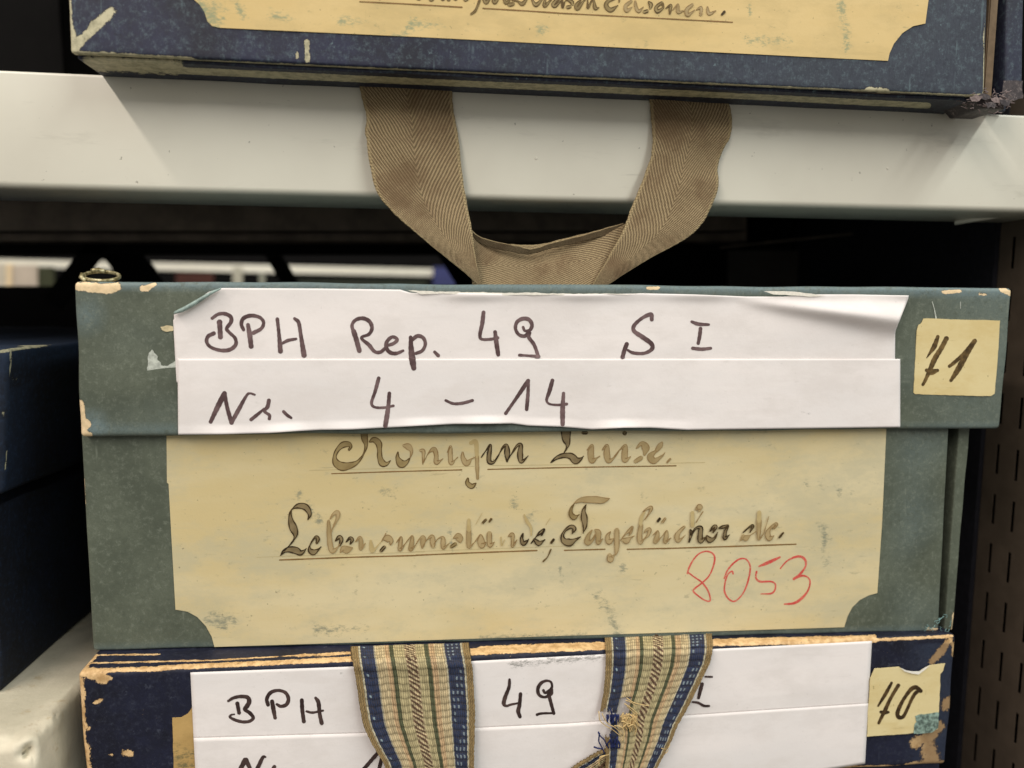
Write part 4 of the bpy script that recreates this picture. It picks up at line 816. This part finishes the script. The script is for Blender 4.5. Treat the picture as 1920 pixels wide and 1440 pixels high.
# striped webbing straps
def stripes(mir=False):
    def weave(U, Vv, W_):
        u = 1 - U if mir else U
        rs_ = np.random.RandomState(2)
        nth = 52; th = np.floor(u * nth); thf = (u * nth) % 1
        row = Vv / .0028 + .10 * np.sin(u * 23 + Vv * 60) + .05 * np.sin(u * 71 + 2); rw = np.floor(row); rf = row % 1
        cols = np.zeros(U.shape + (4,)); cols[..., 3] = 1
        def setc(lo, hi, c):
            m = (u >= lo) & (u < hi); cols[m, :3] = c[:3]
        tan, wh, blue, cream, green, olive = C(166, 140, 96), C(196, 188, 162), C(40, 54, 84), C(208, 188, 148), C(84, 90, 66), C(190, 176, 134)
        rosy = C(204, 172, 132)
        setc(-1, .058, tan); setc(.058, .072, wh); setc(.072, .185, blue); setc(.185, .20, wh); setc(.20, .28, cream); setc(.28, .32, rosy); setc(.315, .358, green); setc(.352, .44, olive)
        setc(.44, .54, cream); setc(.54, .62, olive); setc(.615, .655, green); setc(.65, .70, rosy); setc(.70, .775, cream); setc(.775, .79, wh); setc(.79, .925, blue); setc(.925, .942, wh); setc(.942, 2, tan)
        # twisted brown cord up the middle
        cu = (u - .49) / .045; ph_ = (Vv / .0020 - cu * .75 + .15 * np.sin(Vv * 900)) % 1
        m = (np.abs(cu) < 1) & (ph_ < .5); cols[m, :3] = C(104, 78, 62)[:3]
        # white pin dots in the blue band on one side
        m = (u > .79) & (u < .925) & ((th % 2) == 0) & (rf > .3) & (rf < .75) & (np.sin(th * 91.7 + rw * 57.3) > -.2); cols[m, :3] = C(128, 142, 152)[:3]
        m = (u > .072) & (u < .185) & ((th % 5) == 0) & (rf > .35) & (rf < .7) & ((rw % 3) == 0); cols[m, :3] = C(140, 160, 170)[:3]
        # per-thread unevenness of the dye and darker gaps between ribs and threads
        hsh = np.sin(th * 127.1 + rw * 311.7) * 43758.5; hsh = hsh - np.floor(hsh)
        tone = .80 + .40 * hsh
        sel = (u < .058) | (u > .942)
        rib = np.where(sel, .55 + .25 * np.sin(Vv / .0013 * 6.283 + u * 260) + .3 * (hsh - .5), np.sin(np.pi * rf) ** .6)
        h2 = np.sin(np.floor(Vv / .0006) * 78.2 + np.floor(u * 190) * 37.7) * 43758.5; h2 = h2 - np.floor(h2)
        tone = np.where(sel, .62 + .6 * h2, tone)
        tone *= .48 + .54 * rib
        tone *= .46 + .62 * np.sin(np.pi * thf)
        cols[..., :3] *= tone[..., None]
        hgt = .00016 * rib + .00016 * np.sin(np.pi * thf) + np.where((np.abs(cu) < 1) & (ph_ < .5), .00016, 0)
        return hgt, cols.reshape(-1, 4)
    return weave
yk = lambda x, w_: y70 + sl * x - w_
def yat(zx, zy, T, w_):     # depth of a point lying w_ in front of box 70's face
    return P(zx / T[2] + T[0], zy / T[2] + T[1], y70, sl, w_).y
TS = (600, 1160, 5.142)
S1 = [(300, 262), (306, 330), (318, 430), (340, 560), (362, 700), (385, 860), (418, 1020), (486, 1180), (556, 1300), (618, 1410), (690, 1600)]
S2 = [(1432, 226), (1440, 300), (1458, 400), (1474, 520), (1482, 660), (1492, 820), (1496, 960), (1492, 1100), (1488, 1260), (1486, 1400), (1480, 1600)]
lf = [None, None, .0014, .0018, .0022, .0028, .0034, .0040, .0046, .0050, .0055]
ys = []
for i, (a, b) in enumerate(zip(S1, S2)):
    if i == 0: ys.append((.0035, .0035))
    elif i == 1: ys.append(((yat(*a, TS, .0008) + .0035) / 2, (yat(*b, TS, .0008) + .0035) / 2))
    else: ys.append((yat(*a, TS, lf[i] + .0012), yat(*b, TS, lf[i])))
zt2 = P(1761, 1184, .004).z
def over(px, py, y):
    d = ray(px, py); zt_ = np.interp(px, [174, 1761], [zbt, zt2]) + .0009
    yt = CAM.y + d.y * (zt_ - CAM.z) / d.z
    x_ = P(px, py, y).x
    return max(min(yt, .0039), min(y, y70 + sl * x_ - .0012)) if yt > y70 + sl * x_ - .0010 else min(y, y70 + sl * x_ - .0012)
ribbon('webbing_strap', M['webbing'], S1, S2, TS, ys, b7, nu=240, nv=330, thick=.0007, weave=stripes(), label='striped strap, whole', yfun=over)
TR_ = (1000, 1140, 4.8)
Q1 = [(640, 266), (646, 330), (650, 420), (648, 540), (640, 660), (626, 790), (604, 910), (600, 1010), (640, 1110), (650, 1200), (652, 1300), (650, 1420), (640, 1600)]
Q2 = [(1606, 236), (1612, 300), (1612, 380), (1592, 480), (1548, 580), (1484, 710), (1420, 840), (1350, 970), (1290, 1080), (1250, 1180), (1196, 1290), (1130, 1410), (1040, 1600)]
lf2 = [None, None, .0014, .0018, .0022, .0026, .0030, .0034, .0038, .0042, .0046, .005, .006]
ys = []
for i, (a, b) in enumerate(zip(Q1, Q2)):
    if i == 0: ys.append((.0035, .0035))
    elif i == 1: ys.append(((yat(*a, TR_, .0008) + .0035) / 2, (yat(*b, TR_, .0008) + .0035) / 2))
    else: ys.append((yat(*a, TR_, lf2[i]), yat(*b, TR_, lf2[i] + .001)))
hv = {}
def hole(u, v):
    px_, py_ = u, v / hv['L']
    e = .02 * np.sin(u * 90) + .012 * np.sin(u * 210 + 1)
    a = (u < .36 + e) & (py_ > .535 + .10 * u * 0 + e * .6) & (py_ < .60 + .03 * np.sin(u * 40) + .10 * (u < .12))
    b = (u < .30 + e) & (u > .19) & (py_ > .46) & (py_ < .60)
    return a & ~((u > .15) & (u < .2) & (py_ < .56)) | b
mp = [P((a[0] + b[0]) / 2 / 4.8 + 1000, (a[1] + b[1]) / 2 / 4.8 + 1140, sum(y_) / 2) for a, b, y_ in zip(Q1, Q2, ys)]
hv['L'] = sum((mp[i + 1] - mp[i]).length for i in range(len(mp) - 1))
def hole2(u, v): return hole(u, v)
ribbon('webbing_strap', M['webbing'], Q1, Q2, TR_, ys, b7, nu=230, nv=330, thick=.0007, weave=stripes(), hole=hole2, label='striped strap, torn at one edge', yfun=over)
def thr(pts, w_=.0045): return [P(q[0], q[1], y70, sl, w_) for q in cr([(x / 4.8 + 1000, y / 4.8 + 1140, 0) for x, y in pts], 3)]
tl = [thr([(590, 930), (600, 1010), (650, 1060), (720, 1100), (780, 1150)]), thr([(620, 950), (660, 1030), (740, 1080), (800, 1140)], .005), thr([(830, 830), (880, 850), (930, 890)], .0052), thr([(820, 860), (880, 900), (950, 960)], .0052), thr([(840, 880), (890, 930), (940, 970)], .005),
      thr([(800, 1080), (850, 1040), (890, 1060), (870, 1120)], .005), thr([(850, 1070), (900, 1050), (930, 1090), (910, 1150)], .0052), thr([(730, 1060), (790, 1070), (820, 1120), (800, 1200)], .0054), thr([(600, 1380), (600, 1340), (680, 1320)], .0058), thr([(590, 1420), (596, 1360), (640, 1330)], .0058),
      thr([(1150, 1260), (1200, 1270), (1230, 1230)], .0055), thr([(1160, 1320), (1200, 1300), (1215, 1270)], .0055), thr([(840, 810), (900, 850), (980, 870), (1040, 880)], .0052),
      thr([(800, 1000), (850, 985), (900, 1000), (930, 1030)], .0048), thr([(790, 1020), (830, 1030), (860, 1070)], .005), thr([(780, 980), (860, 960), (940, 1000)], .0046)]
for i in range(34):
    x_ = 795 + rs.random() * 140; y_ = 940 + rs.random() * 50; L = rs.uniform(60, 150); k1 = rs.gauss(0, 10)
    tl.append(thr([(x_, y_), (x_ + 6 + k1, y_ + L * .35), (x_ + 4 - k1 * .6, y_ + L * .7), (x_ + 16 + rs.gauss(0, 6), y_ + L)], .0040 + rs.random() * .001))
tubes('loose_thread', M['thread_tan'], tl, .00022, b7, kind='stuff')
bl = [thr([(585, 1115), (600, 1150), (640, 1190), (660, 1240)], .0055), thr([(595, 1125), (590, 1200), (620, 1260), (640, 1310)], .0052), thr([(545, 1250), (580, 1262), (620, 1268)], .0058), thr([(690, 1135), (700, 1180), (705, 1220)], .0055), thr([(690, 900), (710, 960), (720, 1040)], .0050), thr([(740, 950), (720, 1000), (700, 1050)], .005), thr([(760, 1160), (740, 1190), (730, 1230)], .0055)]
for i in range(14):
    x_ = 660 + rs.random() * 110; tl_ = rs.uniform(40, 90); bl.append(thr([(x_, 960), (x_ - 6 + rs.random() * 12, 960 + tl_ / 2), (x_ + 10 * rs.gauss(0, 1), 960 + tl_)], .0046))
    x_ = 655 + rs.random() * 125; bl.append(thr([(x_, 1260), (x_ + rs.gauss(0, 6), 1225), (x_ + rs.gauss(0, 12), 1180 + rs.random() * 30)], .0048))
tubes('loose_thread', M['thread_blue'], bl, .00034, b7, kind='stuff')
# inner side of the loop rising behind the torn strap
I1 = [(250, 1510), (380, 1415), (500, 1345), (600, 1290), (700, 1270)]
I2 = [(560, 1700), (640, 1590), (700, 1500), (740, 1440), (800, 1400)]
ribbon('webbing_strap', M['webbing'], I1, I2, TR_, [(yat(*a, TR_, .0022), yat(*b, TR_, .0026)) for a, b in zip(I1, I2)], b7, nu=120, nv=90, thick=.0009, weave=stripes(), label='turned-back end of the torn strap')

# ---------------------------------------------------------------- neighbours on the left
def along(px, py, y): return P(px, py, y)
yf = .006
lid_c = [P(-1300, 655, yf), P(21, 655, yf), P(6, 932, yf), P(-1300, 932, yf)]
db = thing('archive_box', P(-100, 1300, yf), 'blue black cloth archive box at the left edge, on top of a white box', 'archive box', 'old archive boxes stacked on the shelving')
lbox('lid', M['blueblack'], lid_c, .26, db, r=.0022, step=.0018, wob=.0006, seed=21, back=[q + Vector((0, .26, 0)) for q in lid_c],
     wear=[(0, 660, 40, 652, 3), (40, 652, 135, 636, 4.5), (20, 660, 19, 715, 1.5), (6, 775, 6, 780, 3), (12, 850, 10, 880, 1.2), (0, 935, 20, 925, 3), (20, 925, 98, 888, 2.2), (86, 700, 86, 705, 5)],
     tint=lambda px, py, s: np.clip(1 - (py - 640) / 60, 0, .7) + .5 * (px < 20))
zd = P(0, 1300, yf + .002).z
xd = P(2, 1300, yf + .002).x
lbox('body', M['blueblack'], [Vector((xd - .26, yf + .003, P(6, 925, yf).z)), Vector((xd, yf + .003, P(6, 925, yf).z)), Vector((xd, yf + .003, zd)), Vector((xd - .26, yf + .003, zd))], .25, db, r=.002, step=.003, wob=.0005, seed=22)
# white box below it
wb = thing('archive_box', P(-40, 1440, -.004), 'white cardboard box with a crushed corner under the blue black box', 'box')
n = N('white_crushed_card', .6, .35)
c = n.mix(n.step(n.noise(40, 5), .35, .65), C(214, 204, 182), C(190, 182, 160)); c = n.mix(n.step(n.noise(140, 6, .7, seed=3), .58, .7, 0, .5), c, C(168, 146, 108))
wa = n.attr('wear'); c = n.mix(n.step(n.math('ADD', wa, n.math('MULTIPLY', n.math('SUBTRACT', n.noise(300, 6, .7), .5), n.math('MULTIPLY', wa, 1.2))), .45, .6, 0, .8), c, C(128, 120, 102)); n.base(c)
n.bump(n.math('ADD', n.noise(120, 5), n.math('MULTIPLY', n.noise(700, 4), .3)), .0006, .8); M['whitecard'] = n.m
ctr = P(70, 1392, -.003)
zw = zd - .0004
yw = y_for_z(62, 1388, zw); xw = P(62, 1388, yw).x
print('white box y', yw, xw)
lbox('lid', M['whitecard'], [Vector((xw - .30, yw, zw)), Vector((xw, yw, zw)), Vector((xw + .003, yw, zw - .05)), Vector((xw - .30, yw, zw - .05))], .27, wb, r=.004, step=.0012, wob=.0007, seed=25,
     wear=[(40, 1414, 58, 1402, 3, 6)], crush=[(50, 1408, 16, .0045), (30, 1378, 14, .0014), (95, 1350, 18, -.0012), (8, 1392, 14, .0012)])
lbox('body', M['whitecard'], [Vector((xw - .30, yw + .004, zw - .045)), Vector((xw - .003, yw + .004, zw - .045)), Vector((xw - .003, yw + .004, zw - .12)), Vector((xw - .30, yw + .004, zw - .12))], .26, wb, r=.002, step=.004, wob=.0003, seed=26)
# dark box on the shelf, top left
tb = thing('archive_box', P(40, 120, .012), 'very dark cloth box in shade left of the faded navy box on the cream shelf', 'archive box', 'old archive boxes stacked on the shelving')
zsh = zlin(P(40, 128, Y_SH).x, zt_l, zt_r) + .0004
xa, xb = P(-500, 60, .08).x, P(118, 60, .08).x
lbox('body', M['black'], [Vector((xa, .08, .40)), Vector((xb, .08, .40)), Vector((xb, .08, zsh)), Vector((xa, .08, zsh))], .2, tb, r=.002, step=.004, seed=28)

# ---------------------------------------------------------------- ring on the lid
zlid = P(180, 528, .0).z
rg = thing('brass_ring', P(185, 524, .010), 'small brass wire loop lying on the left end of the green lid', 'ring')
n = N('old_brass', .45, .6); n.b.inputs['Metallic'].default_value = .55; n.base(n.mix(n.step(n.noise(500, 5), .35, .65), C(206, 196, 158), C(120, 108, 70))); n.bump(n.noise(700, 3), .0002, .6); M['brass'] = n.m
def ell(cx, cy, rx, ry, y, n_=40, a=0):
    return [P(cx + rx * math.cos(6.2832 * k_ / n_ + a), cy - ry * math.sin(6.2832 * k_ / n_ + a), y + .006 * math.sin(6.2832 * k_ / n_ + a) * 1.0) for k_ in range(n_ + 1)]
tubes('wire_loop', M['brass'], [ell(190, 518, 34, 8.5, .012)], .0007, rg, 8, tap=0)
tubes('wire_end', M['brass'], [[P(155, 514, .009), P(152, 520, .008), P(160, 527, .007)], [P(172, 508, .013), P(185, 506, .015), P(196, 509, .014)]], .0009, rg, 7, tap=.2)

# ---------------------------------------------------------------- right upright with slots
def on_x(px, py, X):
    d = ray(px, py); return CAM + d * ((X - CAM.x) / d.x)
dA = 1400 * .025 / 96.0
X_R = on_x(1875, 844, 1).x
# plane through column A at depth dA
pA = CAM + ray(1875, 844) * dA; X_R = pA.x
ur = thing('shelf_upright', (X_R, pA.y, -.3), 'brown perforated metal upright with rows of slots at the right edge', 'shelf upright')
cA = [(1875, 813, 875), (1867, 920, 973), (1857, 1018, 1071), (1848, 1111, 1167), (1839, 1207, 1260), (1830, 1300, 1353)]
zsA = np.mean([(on_x(x, a, X_R).z + on_x(x, b, X_R).z) / 2 + i * .025 for i, (x, a, b) in enumerate(cA)])
cB = [(1913, 831, 889), (1901, 931, 991), (1892, 1033, 1091), (1883, 1129, 1189), (1872, 1227, 1287), (1864, 1324, 1380)]
zsB = np.mean([(on_x(x, a, X_R).z + on_x(x, b, X_R).z) / 2 + i * .025 for i, (x, a, b) in enumerate(cB)])
yA = np.mean([on_x(x, (a + b) / 2, X_R).y for x, a, b in cA]); yB = np.mean([on_x(x, (a + b) / 2, X_R).y for x, a, b in cB])
print('upright', X_R, yA, yB, zsA, zsB)
sw, slh = .0019, .0150; pit = yA - yB
colsY = [(yB - pit, zsA), (yB, zsB), (yA, zsA)]
V = []; Fc = []
def qd(y0_, y1_, z0_, z1_):
    b0 = len(V); V.extend([(X_R, y0_, z0_), (X_R, y1_, z0_), (X_R, y1_, z1_), (X_R, y0_, z1_)]); Fc.append((b0, b0 + 3, b0 + 2, b0 + 1))
zlo, zhi = -.30, .12; yprev = yB - pit * 1.9
for (yc, z0_) in colsY:
    qd(yprev, yc - sw / 2, zlo, zhi); yprev = yc + sw / 2
    k0 = math.ceil((zlo - z0_) / .025) + 1; k1 = math.floor((zhi - z0_) / .025) - 1; zp = zlo
    for k_ in range(k0, k1 + 1):
        zc = z0_ + k_ * .025; qd(yc - sw / 2, yc + sw / 2, zp, zc - slh / 2); zp = zc + slh / 2
    qd(yc - sw / 2, yc + sw / 2, zp, zhi)
qd(yprev, yprev + .008, zlo, zhi)
mesh('slotted_plate', V, Fc, M['upright'], ur, solid=.00025, off=-1)
plate('upright_shade', M['darkboard'], (X_R - .002, yprev + .0085, zlo), (X_R + .004, yprev + .22, zhi), ur, 0)  # dark piece painting the shade on the deeper part of the upright
plate('slot_darkness', M['black'], (X_R + .006, yB - .03, zlo), (X_R + .007, yprev + .22, zhi), ur, 0)  # black sheet added so the slots look dark inside

# ---------------------------------------------------------------- behind the boxes
bk = thing('rear_beam', (0, .33, .05), 'dark brown crossbeam of the shelving seen under the cream shelf', 'beam')
def slab(name, mat, x0, x1, r0_, r1_, y, th, parent, xp=None, bev=.001):
    a, b = P(x0, r0_, y), P(x1, r0_, y); c_, d_ = P(x1, r1_, y), P(x0, r1_, y)
    V = [a, b, c_, d_] + [q + Vector((0, th, 0)) for q in (a, b, c_, d_)]
    return mesh(name, V, [(0, 3, 2, 1), (4, 5, 6, 7), (0, 1, 5, 4), (2, 3, 7, 6), (1, 2, 6, 5), (0, 4, 7, 3)], mat, parent)
slab('beam_flange', M['dark_metal'], -700, 1400, 300, 432, .20, .02, bk)
slab('beam_web', M['dark_metal'], -700, 1400, 380, 452, .24, .02, bk)
slab('beam_web', M['black'], -700, 1500, 380, 476, .30, .02, bk)
def brace(x0, y0, x1, y1, wd, y, th=.004):
    a, b = P(x0, y0, y), P(x1, y1, y); d = (b - a).normalized(); nrm = Vector((-d.z, 0, d.x)) * wd / 2
    V = [a - nrm, a + nrm, b + nrm, b - nrm]; V += [q + Vector((0, th, 0)) for q in V]
    return V
br = thing('cross_brace', P(200, 480, .33), 'black crossed flat steel braces behind the green lid at left', 'brace')
FB = [(0, 3, 2, 1), (4, 5, 6, 7), (0, 1, 5, 4), (2, 3, 7, 6), (1, 2, 6, 5), (0, 4, 7, 3)]
for q in ((205, 430, 95, 570, .014, .30), (205, 445, 300, 570, .026, .32), (490, 440, 560, 560, .012, .33)):
    mesh('brace_bar', brace(*q), FB, M['black'], br)
for (x_, s_) in ((840, 1),):
    mesh('brace_bar', brace(820, 440, 905, 580, .016, .31), FB, M['black'], br)
fs = thing('far_shelf', P(400, 500, .95), 'white shelf edge of the far rack seen blurred through the gap', 'shelf')
o = slab('shelf_edge', M['shelf'], -300, 850, 489, 505, .95, .02, fs)
o.data.vertices[0].co = P(-300, 479, .95); o.data.vertices[3].co = P(-300, 494, .95); o.data.vertices[1].co = P(862, 505, .95); o.data.vertices[2].co = P(862, 519, .95)
for i in range(4): o.data.vertices[4 + i].co = o.data.vertices[i].co + Vector((0, .03, 0))
fb = [(-60, 10, 495, 545, C(196, 186, 168)), (11, 22, 495, 550, C(230, 206, 168)), (24, 70, 497, 545, C(186, 172, 156)), (72, 100, 500, 545, C(60, 62, 44)), (330, 400, 512, 545, C(70, 40, 34)), (436, 454, 500, 545, C(170, 166, 150)),
      (486, 496, 512, 545, C(140, 140, 126)), (560, 800, 525, 545, C(40, 44, 34)), (812, 862, 500, 545, C(58, 62, 104))]
nm = ['pale grey', 'cream', 'greyish beige', 'dark olive', 'dark red', 'light grey', 'grey', 'dark green', 'violet blue']
for (x0_, x1_, r0_, r1_, c_), t_ in zip(fb, nm):
    ff = thing('far_folder', P((x0_ + x1_) / 2, r1_, .94), t_ + ' folder on the far rack, blurred in the gap ' + ('left of the brass loop' if x1_ < 110 else 'above the lid'), 'folder', 'folders on the far rack')
    slab('spine', m_plain(t_.replace(' ', '_') + '_card', c_, .7, .2, .1, 60), x0_, x1_, r0_, r1_, .94 + (.0 if x0_ not in (436, 486) else -.01), .004, ff)
rb = thing('rear_backdrop', (0, .36, -.1), 'black rear partition painting the darkness behind the lower boxes', 'backdrop')
slab('sheet', M['black'], -1200, 1500, 536, 1500, .36, .003, rb)  # near-black colour stands in for the unlit depth here
fw = thing('far_backdrop', (0, 1.3, 0), 'black sheet painting the dark of the next aisle behind the white shelf edge', 'rack')
slab('sheet', M['black'], -1600, 2600, -200, 1500, 1.3, .01, fw)  # added black sheet, keeps the room beyond the gap dark
# back wall of the bay on the right: dark metal sheet with a folded seam
bp = thing('rear_panel', P(1600, 480, .26), 'dark metal back sheet behind the right end of the green lid', 'panel')
slab('sheet', M['black'], 1130, 1905, 350, 620, .26, .003, bp)
slab('sheet', m_plain('dim_grey_metal', C(60, 56, 50), .5, .4, .15, 60), 1366, 1846, 470, 620, .255, .003, bp)
pa, pb = P(1350, 464, .22), P(1850, 412, .15)
tubes('seam', M['dark_metal'], [[pa, (pa + pb) / 2, pb]], .0006, bp, tap=0)
# light fittings of the room are lamps; far rack gets its own aisle tube
L = bpy.data.lights.new('aisle_lamp', 'AREA'); L.shape = 'RECTANGLE'; L.size = 1.2; L.size_y = .1; L.energy = 9; L.color = (1, .96, .88)
o = bpy.data.objects.new('aisle_lamp', L); S.collection.objects.link(o); o.location = (-.2, .62, .9)
o.rotation_euler = (math.radians(18), 0, 0)
S.cycles.max_bounces = 6
